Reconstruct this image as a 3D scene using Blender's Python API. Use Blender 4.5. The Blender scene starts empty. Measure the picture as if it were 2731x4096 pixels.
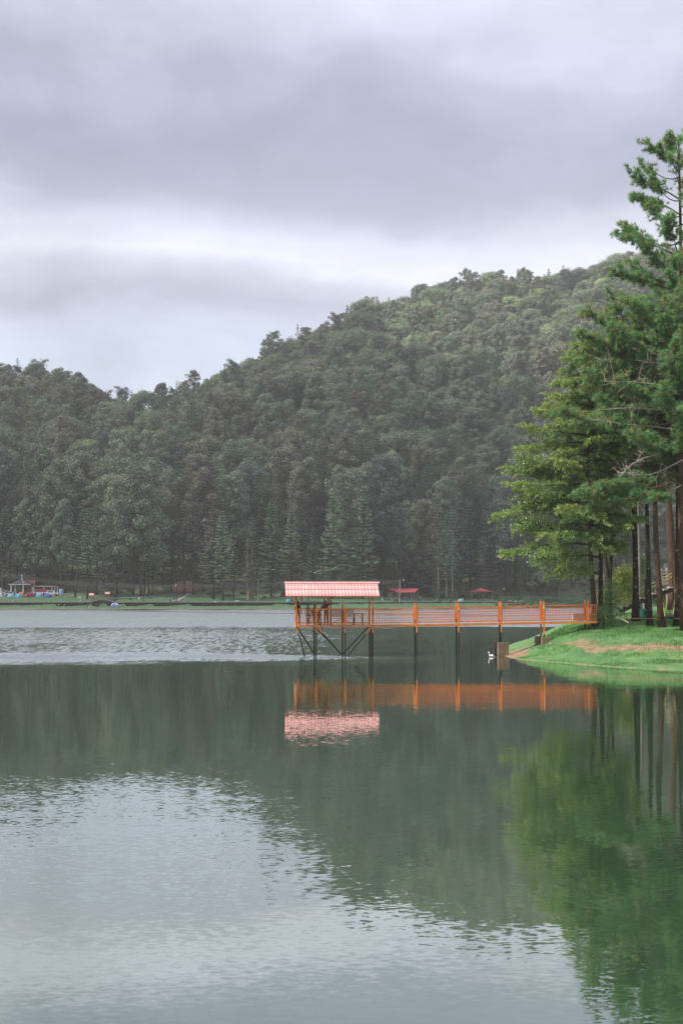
import bpy, bmesh, math, random
import numpy as np
from mathutils import Vector, Matrix
rnd = random.Random(7)
rng = np.random.default_rng(11)
PI = math.pi
sc = bpy.context.scene
C = sc.collection

# ------------------------------------------------------------------ camera
CAMH, F = 4.4, 5700.0                       # eye height above the lake; focal length in pixels of the 4096-high photo
PITCH = math.atan(326 / F)
cam_d = bpy.data.cameras.new('camera')
cam_d.sensor_fit = 'VERTICAL'; cam_d.sensor_height = 36.0; cam_d.lens = 36.0 * F / 4096
cam_d.clip_start = 0.5; cam_d.clip_end = 6000
cam = bpy.data.objects.new('camera', cam_d); C.objects.link(cam)
cam.location = (0, 0, CAMH); cam.rotation_euler = (PI / 2 + PITCH, 0, 0)
sc.camera = cam

# ------------------------------------------------------------------ node helpers
def nd(nt, t, **kw):
    n = nt.nodes.new(t)
    for k, v in kw.items(): setattr(n, k, v)
    return n
def put(nt, sock, v):
    if hasattr(v, 'is_output'): nt.links.new(v, sock)
    else: sock.default_value = v
def M(nt, op, a, b=0.0, c=0.0, clamp=False):
    n = nd(nt, 'ShaderNodeMath', operation=op, use_clamp=clamp)
    for i, v in enumerate((a, b, c)): put(nt, n.inputs[i], v)
    return n.outputs[0]
def MIX(nt, f, a, b):
    n = nd(nt, 'ShaderNodeMix', data_type='RGBA')
    put(nt, n.inputs[0], f); put(nt, n.inputs[6], a); put(nt, n.inputs[7], b)
    return n.outputs[2]
def RAMP(nt, f, stops, interp='LINEAR'):
    n = nd(nt, 'ShaderNodeValToRGB'); r = n.color_ramp; r.interpolation = interp
    while len(r.elements) > 1: r.elements.remove(r.elements[-1])
    for i, (p, c) in enumerate(stops):
        e = r.elements[0] if i == 0 else r.elements.new(p)
        e.position = p; e.color = c if len(c) == 4 else (*c, 1)
    put(nt, n.inputs[0], f); return n.outputs[0]
def NOISE(nt, vec, scale, detail=3, rough=0.5, out=0, dist=0.0):
    n = nd(nt, 'ShaderNodeTexNoise'); n.inputs['Scale'].default_value = scale
    n.inputs['Detail'].default_value = detail; n.inputs['Roughness'].default_value = rough
    n.inputs['Distortion'].default_value = dist
    if vec is not None: nt.links.new(vec, n.inputs['Vector'])
    return n.outputs[out]
def MAP(nt, vec, scale=(1, 1, 1), loc=(0, 0, 0), rot=(0, 0, 0)):
    n = nd(nt, 'ShaderNodeMapping'); n.inputs['Scale'].default_value = scale
    n.inputs['Location'].default_value = loc; n.inputs['Rotation'].default_value = rot
    nt.links.new(vec, n.inputs['Vector']); return n.outputs[0]
def MR(nt, v, a, b, c=0.0, d=1.0, smooth=False):
    n = nd(nt, 'ShaderNodeMapRange', interpolation_type='SMOOTHSTEP' if smooth else 'LINEAR')
    put(nt, n.inputs[0], v)
    for i, k in enumerate((a, b, c, d)): n.inputs[i + 1].default_value = k
    return n.outputs[0]
def lin(*rgb):                              # 0-255 display values to linear
    return tuple(((c / 255) / 12.92 if c / 255 <= .04045 else ((c / 255 + .055) / 1.055) ** 2.4) for c in rgb)

# ------------------------------------------------------------------ sky, sun, exposure
SUN_EL, SUN_AZ = math.radians(53), math.radians(-104)      # azimuth from +Y (view direction), clockwise
world = bpy.data.worlds.new('World'); sc.world = world; world.use_nodes = True
wt = world.node_tree; wt.nodes.clear()
tc = nd(wt, 'ShaderNodeTexCoord'); sep = nd(wt, 'ShaderNodeSeparateXYZ')
wt.links.new(tc.outputs['Generated'], sep.inputs[0])
X, Y_, Z = sep.outputs
sky = nd(wt, 'ShaderNodeTexSky', sky_type='NISHITA', sun_disc=False)
sky.sun_elevation = SUN_EL; sky.sun_rotation = SUN_AZ; sky.air_density = 1.0; sky.dust_density = 1.5
el0 = M(wt, 'ARCSINE', M(wt, 'MAXIMUM', Z, 0.0))
az = M(wt, 'ARCTAN2', X, Y_)
vec = nd(wt, 'ShaderNodeCombineXYZ'); put(wt, vec.inputs[0], az); put(wt, vec.inputs[1], el0)
n_big = NOISE(wt, MAP(wt, vec.outputs[0], (5, 11, 1), (3.1, 1.7, 0)), 1.0, 4, .5)
n_bil = NOISE(wt, MAP(wt, vec.outputs[0], (9, 13, 1), (1.3, 6.1, 0)), 1.0, 7, .58, 0, .6)
n_fine = NOISE(wt, MAP(wt, vec.outputs[0], (11, 22, 1), (8.1, 2.2, 0)), 1.0, 5, .55)
el = M(wt, 'ADD', el0, M(wt, 'ADD', M(wt, 'MULTIPLY', M(wt, 'SUBTRACT', n_big, .5), .12), M(wt, 'MULTIPLY', M(wt, 'SUBTRACT', n_fine, .5), .035)))
el = M(wt, 'ADD', el, M(wt, 'MULTIPLY', M(wt, 'SINE', M(wt, 'MULTIPLY', az, 2.0)), .015))
cloud = RAMP(wt, M(wt, 'MULTIPLY', el, 1.0), [
    (0.00, lin(214, 221, 236)), (.150, lin(214, 223, 240)), (.176, lin(208, 216, 234)), (.196, lin(192, 195, 212)), (.212, lin(200, 202, 218)),
    (.236, lin(220, 223, 235)), (.250, lin(212, 215, 230)), (.288, lin(173, 177, 197)), (.31, lin(168, 172, 194)), (.345, lin(178, 181, 202)),
    (.385, lin(196, 199, 217)), (.45, lin(210, 213, 227)), (.60, lin(200, 203, 218)), (.85, lin(216, 218, 229)), (1.2, lin(208, 211, 224))], 'EASE')
def blob(a0, e0, sa, se, amp):
    da = M(wt, 'DIVIDE', M(wt, 'SUBTRACT', az, a0), sa); de = M(wt, 'DIVIDE', M(wt, 'SUBTRACT', el0, e0), se)
    q = M(wt, 'ADD', M(wt, 'MULTIPLY', da, da), M(wt, 'MULTIPLY', de, de))
    return M(wt, 'MULTIPLY', M(wt, 'POWER', 2.718, M(wt, 'MULTIPLY', q, -1.0)), amp)
gain = M(wt, 'ADD', 1.0, M(wt, 'MULTIPLY', M(wt, 'SUBTRACT', n_big, .5), .42))
gain = M(wt, 'ADD', gain, M(wt, 'MULTIPLY', M(wt, 'SUBTRACT', n_fine, .5), .22))
gain = M(wt, 'ADD', gain, M(wt, 'MULTIPLY', M(wt, 'SUBTRACT', n_bil, .5), .42))
for b in ((-.09, .243, .075, .018, .24), (.07, .395, .13, .05, .20), (-.25, .36, .16, .06, -.08), (.22, .33, .15, .06, .14),
          (.12, .225, .20, .022, .16), (-.22, .20, .10, .014, -.10), (-.30, .27, .14, .03, -.05)):
    gain = M(wt, 'ADD', gain, blob(*b))
sc10 = nd(wt, 'ShaderNodeVectorMath', operation='SCALE'); wt.links.new(cloud, sc10.inputs[0])
put(wt, sc10.inputs['Scale'], M(wt, 'MULTIPLY', gain, 9.3))
bg = nd(wt, 'ShaderNodeBackground'); bg.inputs['Strength'].default_value = 0.1
put(wt, bg.inputs['Color'], MIX(wt, 0.94, sky.outputs[0], sc10.outputs[0]))
wo = nd(wt, 'ShaderNodeOutputWorld'); wt.links.new(bg.outputs[0], wo.inputs['Surface'])

HAZE = 0.00024
sun_d = bpy.data.lights.new('sun', 'SUN'); sun_d.energy = 4.9; sun_d.angle = math.radians(0.5); sun_d.color = (1, .95, .86)
sun = bpy.data.objects.new('sun', sun_d); C.objects.link(sun); sun.location = (-60, -60, 150)
sdir = Vector((math.sin(SUN_AZ) * math.cos(SUN_EL), math.cos(SUN_AZ) * math.cos(SUN_EL), math.sin(SUN_EL)))
sun.rotation_euler = sdir.to_track_quat('Z', 'Y').to_euler()
sc.view_settings.view_transform = 'Standard'; sc.view_settings.look = 'None'
sc.view_settings.exposure = 0.38; sc.view_settings.gamma = 1.0; sc.view_settings.use_curve_mapping = False
sc.cycles.max_bounces = 8; sc.cycles.diffuse_bounces = 4; sc.cycles.glossy_bounces = 3; sc.cycles.transmission_bounces = 3
sc.cycles.volume_bounces = 0; sc.cycles.transparent_max_bounces = 8
sc.cycles.caustics_reflective = False; sc.cycles.caustics_refractive = False; sc.cycles.sample_clamp_indirect = 6
sc.cycles.use_denoising = True

# ------------------------------------------------------------------ picture -> place
ca, sa_ = math.cos(PITCH), math.sin(PITCH)
def ray(px, py):
    cx, cy = (px - 1365.5) / F, (2048 - py) / F
    return Vector((cx, ca - cy * sa_, sa_ + cy * ca))
def P(px, py, Y):                            # point seen at (px, py) standing Y metres off
    d = ray(px, py); t = Y / d.y
    return Vector((d.x * t, Y, CAMH + d.z * t))
def W(px, py, z=0.0):
    d = ray(px, py); t = (z - CAMH) / d.z
    return Vector((d.x * t, d.y * t, z))
def proj(p):
    x, y, z = p[0], p[1], p[2] - CAMH
    f = y * ca + z * sa_; u = -y * sa_ + z * ca
    return 1365.5 + F * x / f, 2048 - F * u / f

# ------------------------------------------------------------------ mesh builder
class MB:
    def __init__(s): s.v, s.f, s.m, s.c, s.n = [], [], [], [], 0
    def add(s, v, f, mat=0, col=(1, 1, 1)):
        v = np.asarray(v, float).reshape(-1, 3); f = np.asarray(f, int)
        s.v.append(v); s.f.append(f + s.n); s.m.append(np.full(len(f), mat, int))
        c = np.asarray(col, float)
        s.c.append(np.tile(c, (len(v), 1)) if c.ndim == 1 else c); s.n += len(v); return s
    def box(s, c, d, mat=0, rz=0.0, col=(1, 1, 1), taper=1.0):
        x, y, z = d[0] / 2, d[1] / 2, d[2] / 2; t = taper
        v = np.array([(-x, -y, -z), (x, -y, -z), (x, y, -z), (-x, y, -z), (-x * t, -y * t, z), (x * t, -y * t, z), (x * t, y * t, z), (-x * t, y * t, z)])
        if rz:
            k, q = math.cos(rz), math.sin(rz); v = np.stack([v[:, 0] * k - v[:, 1] * q, v[:, 0] * q + v[:, 1] * k, v[:, 2]], 1)
        return s.add(v + np.array(c), [(0, 3, 2, 1), (4, 5, 6, 7), (0, 1, 5, 4), (1, 2, 6, 5), (2, 3, 7, 6), (3, 0, 4, 7)], mat, col)
    def beam(s, p0, p1, w, h=None, mat=0):
        h = h or w; p0, p1 = np.array(p0, float), np.array(p1, float); d = p1 - p0; L = np.linalg.norm(d); d /= L
        up = np.array((0, 0, 1.)) if abs(d[2]) < .95 else np.array((0, 1., 0))
        a = np.cross(d, up); a /= np.linalg.norm(a); b = np.cross(a, d)
        v = [p + a * i * w / 2 + b * j * h / 2 for p in (p0, p1) for i, j in ((-1, -1), (1, -1), (1, 1), (-1, 1))]
        return s.add(v, [(0, 3, 2, 1), (4, 5, 6, 7), (0, 1, 5, 4), (1, 2, 6, 5), (2, 3, 7, 6), (3, 0, 4, 7)], mat)
    def tube(s, pts, rad, n=6, mat=0, cap=True, col=(1, 1, 1)):
        pts = np.asarray(pts, float); k = len(pts); rad = np.broadcast_to(np.asarray(rad, float), (k,))
        d = np.gradient(pts, axis=0); d /= np.linalg.norm(d, axis=1)[:, None] + 1e-9
        ref = np.array((0, 0, 1.)) if abs(d[:, 2]).mean() < .8 else np.array((1., 0, 0))
        a = np.cross(d, ref); a /= np.linalg.norm(a, axis=1)[:, None] + 1e-9; b = np.cross(d, a)
        t = np.arange(n) * 2 * PI / n
        v = pts[:, None] + rad[:, None, None] * (a[:, None] * np.cos(t)[None, :, None] + b[:, None] * np.sin(t)[None, :, None])
        i = np.arange(k - 1)[:, None] * n; j = np.arange(n)[None]; j2 = (j + 1) % n
        q = np.stack([i + j, i + n + j, i + n + j2, i + j2], -1).reshape(-1, 4)
        s.add(v.reshape(-1, 3), q, mat, col)
        if cap and n > 2:
            base = s.n - k * n
            s.v.append(pts[[0, -1]]); s.c.append(np.tile(np.asarray(col, float), (2, 1)))
            jj = np.arange(n); o = base; e = base + (k - 1) * n
            f = np.concatenate([np.stack([np.full(n, s.n), o + jj, o + (jj + 1) % n], 1), np.stack([np.full(n, s.n + 1), e + (jj + 1) % n, e + jj], 1)])
            s.f.append(f); s.m.append(np.full(len(f), mat, int)); s.n += 2
        return s
    def lathe(s, prof, n=12, c=(0, 0, 0), mat=0, col=(1, 1, 1), sx=1.0, sy=1.0):
        prof = np.asarray(prof, float); k = len(prof); t = np.arange(n) * 2 * PI / n
        v = np.stack([prof[:, :1] * np.cos(t) * sx, prof[:, :1] * np.sin(t) * sy, np.repeat(prof[:, 1:], n, 1)], -1).reshape(-1, 3) + np.array(c)
        i = np.arange(k - 1)[:, None] * n; j = np.arange(n)[None]; j2 = (j + 1) % n
        return s.add(v, np.stack([i + j, i + j2, i + n + j2, i + n + j], -1).reshape(-1, 4), mat, col)
    def ball(s, c, r, n=8, m=6, mat=0, col=(1, 1, 1)):
        r = (r, r, r) if np.isscalar(r) else r; p = [(max(math.sin(PI * i / m), 1e-3), -math.cos(PI * i / m)) for i in range(m + 1)]
        t = MB(); t.lathe(p, n); return s.add(t.v[0] * np.array(r) + np.array(c), t.f[0], mat, col)
    def poly(s, pts, mat=0): return s.add(pts, [tuple(range(len(pts)))], mat)
    def prism(s, pts, d, mat=0):              # polygon extruded along vector d
        p = np.asarray(pts, float); k = len(p); d = np.array(d, float)
        s.add(np.concatenate([p, p + d]), [(i, (i + 1) % k, k + (i + 1) % k, k + i) for i in range(k)], mat)
        s.add(p, [tuple(range(k))[::-1]], mat); return s.add(p + d, [tuple(range(k))], mat)
    def build(s, name, mats, parent=None, smooth=False, link=True, attr=True):
        v = np.concatenate(s.v).astype(np.float32); me = bpy.data.meshes.new(name)
        cnt = np.concatenate([np.full(len(f), f.shape[1]) for f in s.f if len(f)]); loops = np.concatenate([f.reshape(-1) for f in s.f if len(f)])
        me.vertices.add(len(v)); me.vertices.foreach_set('co', v.reshape(-1))
        me.loops.add(len(loops)); me.loops.foreach_set('vertex_index', loops.astype(np.int32))
        st = np.concatenate([[0], np.cumsum(cnt)[:-1]]).astype(np.int32)
        me.polygons.add(len(cnt)); me.polygons.foreach_set('loop_start', st)
        me.polygons.foreach_set('material_index', np.concatenate([m for m, f in zip(s.m, s.f) if len(f)]).astype(np.int32))
        me.polygons.foreach_set('use_smooth', np.full(len(cnt), smooth))
        if attr:
            a = me.color_attributes.new('Col', 'FLOAT_COLOR', 'POINT'); c = np.concatenate(s.c)
            a.data.foreach_set('color', np.concatenate([c, np.ones((len(c), 1))], 1).astype(np.float32).reshape(-1))
        me.update(calc_edges=True); me.validate()
        for m in (mats if isinstance(mats, (list, tuple)) else [mats]): me.materials.append(m)
        if not link: return me
        return obj(name, me, parent)
def obj(name, me, parent=None, loc=None, rz=0.0):
    o = bpy.data.objects.new(name, me); C.objects.link(o)
    if parent: o.parent = parent
    if loc is not None: o.location = loc
    if rz: o.rotation_euler = (0, 0, rz)
    return o
def tag(o, label=None, cat=None, group=None, kind=None):
    for k, v in (('label', label), ('category', cat), ('group', group), ('kind', kind)):
        if v: o[k] = v
    return o
def thing(name, label, cat, loc=(0, 0, 0), rz=0.0, group=None):
    return tag(obj(name, None, None, loc, rz), label, cat, group)
def copy_tree(o, parent=None):
    c = o.copy(); C.objects.link(c)
    if parent: c.parent = parent
    for ch in list(o.children): copy_tree(ch, c)
    return c

# ------------------------------------------------------------------ materials
def principled(name, rough=.7, spec=.3):
    m = bpy.data.materials.new(name); m.use_nodes = True; nt = m.node_tree; b = nt.nodes['Principled BSDF']
    b.inputs['Roughness'].default_value = rough; b.inputs['Specular IOR Level'].default_value = spec
    return m, nt, b
def mat(name, col, rough=.7, var=.25, scale=3.0, spec=.3, metal=0.0, bump=0.0, dirt=None, objvar=0.0):
    m, nt, b = principled(name, rough, spec); b.inputs['Metallic'].default_value = metal
    t = nd(nt, 'ShaderNodeTexCoord').outputs['Object']
    n = NOISE(nt, t, scale, 5, .6); k = MR(nt, n, .3, .7, 1 - var, 1 + var)
    if objvar: k = M(nt, 'MULTIPLY', k, MR(nt, nd(nt, 'ShaderNodeObjectInfo').outputs['Random'], 0, 1, 1 - objvar, 1 + objvar * .5))
    s = nd(nt, 'ShaderNodeVectorMath', operation='SCALE'); s.inputs[0].default_value = col[:3]; put(nt, s.inputs['Scale'], k)
    out = s.outputs[0]
    if dirt: out = MIX(nt, MR(nt, NOISE(nt, t, scale * .45, 5, .65), .5, .72), out, (*dirt, 1))
    put(nt, b.inputs['Base Color'], out)
    if bump:
        bn = nd(nt, 'ShaderNodeBump'); bn.inputs['Strength'].default_value = bump; bn.inputs['Distance'].default_value = .03
        put(nt, bn.inputs['Height'], NOISE(nt, t, scale * 5, 4)); put(nt, b.inputs['Normal'], bn.outputs[0])
    return m
def leaf_mat(name, trans=.3, rough=.55, spec=.25, tint=.35, sat=(1, 1, 1)):
    m = bpy.data.materials.new(name); m.use_nodes = True; nt = m.node_tree; b = nt.nodes['Principled BSDF']
    a = nd(nt, 'ShaderNodeAttribute', attribute_name='Col').outputs['Color']
    r = nd(nt, 'ShaderNodeObjectInfo').outputs['Random']
    tintc = RAMP(nt, r, [(0, (1 - tint, 1 - tint * .8, 1 - tint * .5)), (.3, (.98, .90, .88)), (.5, (.80, 1.0, .95)), (.75, (1.0, 1.05, .97)), (1, (1 + tint * .8, 1 + tint * .95, 1 + tint * .55))])
    mm = nd(nt, 'ShaderNodeMix', data_type='RGBA', blend_type='MULTIPLY'); mm.inputs[0].default_value = 1.0
    put(nt, mm.inputs[6], a); put(nt, mm.inputs[7], tintc)
    put(nt, b.inputs['Base Color'], mm.outputs[2]); b.inputs['Roughness'].default_value = rough; b.inputs['Specular IOR Level'].default_value = spec
    tr = nd(nt, 'ShaderNodeBsdfTranslucent'); g = nd(nt, 'ShaderNodeMix', data_type='RGBA', blend_type='MULTIPLY')
    g.inputs[0].default_value = 1.0; put(nt, g.inputs[6], mm.outputs[2]); g.inputs[7].default_value = (1.3, 1.4, .6, 1); put(nt, tr.inputs[0], g.outputs[2])
    mx = nd(nt, 'ShaderNodeMixShader'); mx.inputs[0].default_value = trans
    nt.links.new(b.outputs[0], mx.inputs[1]); nt.links.new(tr.outputs[0], mx.inputs[2])
    nt.links.new(mx.outputs[0], nt.nodes['Material Output'].inputs['Surface']); return m
def bark_mat(name, col, lichen=.0):
    m, nt, b = principled(name, .95, .1); t = nd(nt, 'ShaderNodeTexCoord').outputs['Object']
    n = NOISE(nt, MAP(nt, t, (6, 6, 1.2)), 1.0, 5, .65)
    c = RAMP(nt, n, [(.25, tuple(k * .45 for k in col)), (.55, col), (.8, tuple(k * 1.6 for k in col))])
    if lichen:
        v = nd(nt, 'ShaderNodeTexVoronoi'); v.inputs['Scale'].default_value = 4.6; dn = nd(nt, 'ShaderNodeMix', data_type='VECTOR'); dn.inputs[0].default_value = .22; nt.links.new(MAP(nt, t, (1, 1, .8)), dn.inputs[4]); nt.links.new(NOISE(nt, t, 4.0, 3, out=1), dn.inputs[5]); put(nt, v.inputs['Vector'], dn.outputs[1])
        f = M(nt, 'MULTIPLY', MR(nt, v.outputs['Distance'], .16, .24, 1, 0), MR(nt, NOISE(nt, t, .8, 2), .42, .5), clamp=True)
        c = MIX(nt, M(nt, 'MULTIPLY', f, lichen), c, (.34, .36, .26, 1))
    put(nt, b.inputs['Base Color'], c)
    bn = nd(nt, 'ShaderNodeBump'); bn.inputs['Strength'].default_value = .8; bn.inputs['Distance'].default_value = .05
    put(nt, bn.inputs['Height'], n); put(nt, b.inputs['Normal'], bn.outputs[0]); return m

LEAF_FAR = leaf_mat('far_foliage', .18, .7, .15, .38)
LEAF_NEAR = leaf_mat('near_foliage', .42, .5, .3, .08)
LEAF_OAK = leaf_mat('glossy_foliage', .40, .33, .5, .05)
BARK_FAR = bark_mat('far_bark', (.085, .068, .055))
BARK_PALE = bark_mat('pale_bark', (.22, .19, .165))
BARK_RED = bark_mat('reddish_bark', (.105, .062, .042), .3)
BARK_DARK = bark_mat('lichen_bark', (.05, .036, .027), .9)
TWIG_PALE = mat('dead_twig', (.42, .34, .30), .9, .3, 2)
ORANGE_RED = mat('red_orange_paint', (.80, .185, .045), .45, .16, 2.0, .4, dirt=(.50, .12, .04))
ORANGE = mat('orange_paint', (.84, .27, .055), .5, .22, 2.0, .35, dirt=(.52, .15, .04))
BLACKP = mat('black_paint', (.022, .018, .016), .5, .3, 2.0, .35, dirt=(.05, .035, .025))
DECKM = mat('weathered_planks', (.40, .29, .22), .8, .3, 2.5)
ROOFPINK = mat('salmon_tile', (.80, .40, .38), .55, .10, 5.0, .3, objvar=.13)
ROOFRED = mat('red_sheet_roof', (.42, .075, .085), .6, .12, 1.0, .25)
CONC = mat('concrete', (.23, .165, .105), .9, .25, 4, .2, bump=.3, dirt=(.14, .10, .06))
CONC_L = mat('pale_concrete', (.66, .60, .54), .85, .12, 3, .2)
GREYC = mat('grey_concrete', (.36, .33, .31), .9, .15, 2, .2)
WHITE = mat('white_paint', (.76, .76, .76), .6, .06, 2, .3)
SLATE = mat('grey_shingle', (.085, .075, .085), .85, .25, 2.5, .2)
BRICK = mat('red_brick', (.38, .17, .13), .9, .25, 2.5, .15)
STONE_P = mat('pinkish_stone', (.30, .19, .15), .9, .2, 2, .15)
WOODG = mat('grey_wood', (.25, .20, .165), .9, .25, 2, .15)
WOODD = mat('dark_wood', (.035, .025, .02), .85, .3, 2, .15)
WOODL = mat('pale_wood', (.50, .38, .30), .85, .2, 3, .2)
BLACKM = mat('black_metal', (.012, .012, .012), .5, .2, 3, .4)
RUBBER = mat('rubber', (.02, .02, .02), .75, .3, 5, .25)
GREENR = mat('green_painted_rubber', (.05, .27, .17), .55, .2, 4, .3)
GLASSD = mat('dark_window', (.02, .023, .026), .1, .1, 2, .6)
TANKB = mat('pale_blue_plastic', (.42, .50, .66), .5, .06, 1, .35)
YROPE = mat('yellow_rope', (.62, .58, .14), .8, .15, 8)
OROPE = mat('orange_rope', (.60, .27, .10), .8, .1, 8)
BROPE = mat('brown_rope', (.22, .12, .08), .9, .2, 2)
WIREM = mat('grey_wire', (.30, .28, .27), .6, .1, 2)
SKIN = mat('skin', (.32, .17, .11), .55, .08, 6)
HAIR = mat('black_hair', (.008, .006, .006), .4, .3, 9, .4)
COLM = {}
def paint(col, rough=.6):
    k = (tuple(round(c, 3) for c in col), rough)
    if k not in COLM: COLM[k] = mat('cloth_%d' % len(COLM) if rough > .5 else 'paint_%d' % len(COLM), col, rough, .12, 2.0, .3)
    return COLM[k]

# ------------------------------------------------------------------ terrain functions
def sst(a, b, x): t = np.clip((np.asarray(x, float) - a) / (b - a), 0, 1); return t * t * (3 - 2 * t)
def vnoise(x, y, seed=0):                     # smooth value noise
    x = np.asarray(x, float); y = np.asarray(y, float); xi, yi = np.floor(x).astype(int), np.floor(y).astype(int); fx, fy = x - xi, y - yi
    fx, fy = fx * fx * (3 - 2 * fx), fy * fy * (3 - 2 * fy)
    def h(a, b): return (np.sin(a * 127.1 + b * 311.7 + seed * 74.7) * 43758.5453) % 1.0
    return (h(xi, yi) * (1 - fx) + h(xi + 1, yi) * fx) * (1 - fy) + (h(xi, yi + 1) * (1 - fx) + h(xi + 1, yi + 1) * fx) * fy
def fbm(x, y, seed=0, o=4): return sum(vnoise(x * 2 ** i, y * 2 ** i, seed + i) / 2 ** i for i in range(o)) / 1.9 - .5
RD = np.array([(-500, 800, 690), (-200, 835, 700), (0, 866, 700), (60, 876, 700), (150, 886, 690), (215, 915, 680), (255, 925, 650), (300, 912, 640), (370, 902, 650), (450, 887, 670), (520, 852, 700),
               (590, 824, 730), (640, 794, 750), (720, 757, 790), (800, 724, 820), (900, 697, 850), (1000, 662, 880), (1150, 632, 900), (1250, 636, 900),
               (1330, 626, 900), (1400, 598, 900), (1470, 590, 900), (1800, 540, 900), (2300, 480, 900)], float)
def shore(x): return 404 + 24 * sst(2, 45, x) - 1.2 * np.sin(x * .05)
def wallY(x): return shore(x) + 11 - 1.0 * sst(5, 40, x)
def zt(x, Y):
    x = np.asarray(x, float); Y = np.asarray(Y, float); ys, yw = shore(x), wallY(x)
    foot = .72 + .75 * sst(-40, 20, x)
    zlow = np.where(Y < ys, (Y - ys) * .12, foot * sst(0, 1, (Y - ys) / (yw - ys)) ** .8)
    d = Y - yw
    g = .066 - .010 * sst(-80, -30, x) - .028 * sst(0, 25, x)
    zlawn = 1.84 + g * np.minimum(d, 44)
    s = x / np.maximum(Y, 1) * F / 1.7418 + 784        # display column of this direction
    R = np.interp(s, RD[:, 0], RD[:, 2]); top = (1363 - np.interp(s, RD[:, 0], RD[:, 1])) * 1.7418 / F * R + CAMH - 15
    y0 = yw + 44; t = (Y - y0) / (R - y0); z0 = 1.84 + g * 44
    zh = z0 + (top - z0) * np.clip(t, 0, 1) * (1.12 - .12 * np.clip(t, 0, 1)) - np.maximum(0, t - 1) * 60
    bumps = fbm(x * .02, Y * .02, 3) * 10 * sst(0, .3, t) * (1 - .6 * sst(.85, 1, t))
    z = np.where(d < 0, zlow, np.where(t < 0, zlawn, zh + bumps))
    # stream channel under the footbridge
    xc = (412 - 1365.5) * 414 / F
    ch = np.exp(-((x - xc) / 1.9) ** 4) * sst(-4, -1, d) * (1 - sst(9, 15, d))
    return z * (1 - ch) + np.minimum(z, .45) * ch
def ground(px, py):                           # where the far ground is seen at this pixel
    ys = np.arange(400, 475, .1); x = (px - 1365.5) * ys / F; z = zt(x, ys)
    yy = 2374 + (CAMH - z) * F / ys
    i = np.argmax(yy <= py) if (yy <= py).any() else len(ys) - 1
    return Vector((x[i], ys[i], float(z[i])))
def at(px, Y):
    x = (px - 1365.5) * Y / F; return Vector((x, Y, float(zt(x, Y))))
# near bank
FX = np.array([9.5, 10.9, 11.5, 12.8, 14.1, 15.1, 17, 19.6, 24, 30, 45, 90]); FY = np.array([102, 97.8, 94.6, 92.5, 90.9, 88.3, 84.6, 82, 79.5, 77, 73, 66])
def zb(x, Y):
    x = np.asarray(x, float); Y = np.asarray(Y, float)
    df = np.minimum(Y - np.interp(x, FX, FY), 33) + .5 * fbm(x * .5, Y * .5, 9); xl = np.interp(Y, [70, 97, 101, 104, 110, 118, 130, 160], [10.6, 10.6, 11.4, 12.0, 12.9, 13.6, 16, 30]); dl = x - xl + .3 * fbm(x * .9, Y * .9, 19)
    zf = np.where(df < 0, df * .2, .07 * df + .30 * sst(4, 8, df) + .33 * sst(10, 14, df))
    zl = np.where(dl < 0, dl * .3, .25 * dl + .035 * dl * dl)
    cap = 2.38 + np.maximum(0, x - 19.5) * .3
    k = .35; e = np.exp(-zf / k) + np.exp(-zl / k) + np.exp(-cap / k); z = -k * np.log(e)
    z = z + .28 * sst(-.2, .4, z) * 0
    amp = sst(.05, .5, z)
    return z + .04 + amp * (.16 * fbm(x * .8, Y * .8, 5) + .07 * fbm(x * 2.6, Y * 2.6, 6))

# ------------------------------------------------------------------ ground meshes
def grid(xs, ys, fz):
    gx, gy = np.meshgrid(xs, ys); z = fz(gx, gy); v = np.stack([gx, gy, z], -1).reshape(-1, 3); n, m = len(xs), len(ys)
    i = np.arange(m - 1)[:, None] * n + np.arange(n - 1)[None]
    return v, np.stack([i, i + 1, i + n + 1, i + n], -1).reshape(-1, 4)
def ground_material(name, stops, scale, bump=.4, earth=(.34, .225, .15)):
    m, nt, b = principled(name, .95, .1); t = nd(nt, 'ShaderNodeTexCoord').outputs['Object']
    a = nd(nt, 'ShaderNodeAttribute', attribute_name='Col'); s = nd(nt, 'ShaderNodeSeparateColor'); nt.links.new(a.outputs['Color'], s.inputs[0])
    n1 = NOISE(nt, t, scale, 5, .6); c = RAMP(nt, n1, stops)
    n2 = NOISE(nt, t, scale * 7, 5, .65); c = MIX(nt, MR(nt, n2, .3, .75, 0, .55), c, tuple(k * .45 for k in stops[0][1]) + (1,))
    e = MR(nt, M(nt, 'ADD', s.outputs[0], M(nt, 'MULTIPLY', M(nt, 'SUBTRACT', NOISE(nt, t, scale * 2.2, 6, .7), .5), 1.5)), .42, .58)
    ec = RAMP(nt, NOISE(nt, t, scale * 4, 4), [(.3, tuple(k * .55 for k in earth)), (.7, earth)])
    c = MIX(nt, e, c, ec)
    dry = MR(nt, M(nt, 'ADD', s.outputs[1], M(nt, 'MULTIPLY', M(nt, 'SUBTRACT', NOISE(nt, t, scale * 1.3, 5, .65), .5), 1.4)), .4, .7)
    c = MIX(nt, dry, c, (.30, .26, .10, 1))
    put(nt, b.inputs['Base Color'], c)
    bn = nd(nt, 'ShaderNodeBump'); bn.inputs['Strength'].default_value = bump; bn.inputs['Distance'].default_value = .12
    put(nt, bn.inputs['Height'], n2); put(nt, b.inputs['Normal'], bn.outputs[0]); return m
G_FAR = ground_material('far_ground', [(.3, (.11, .19, .105)), (.55, (.155, .26, .14)), (.75, (.20, .28, .14))], .35)
G_NEAR = ground_material('bank_ground', [(.3, (.075, .16, .07)), (.55, (.135, .25, .10)), (.78, (.22, .30, .11))], .55, .7)

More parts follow.
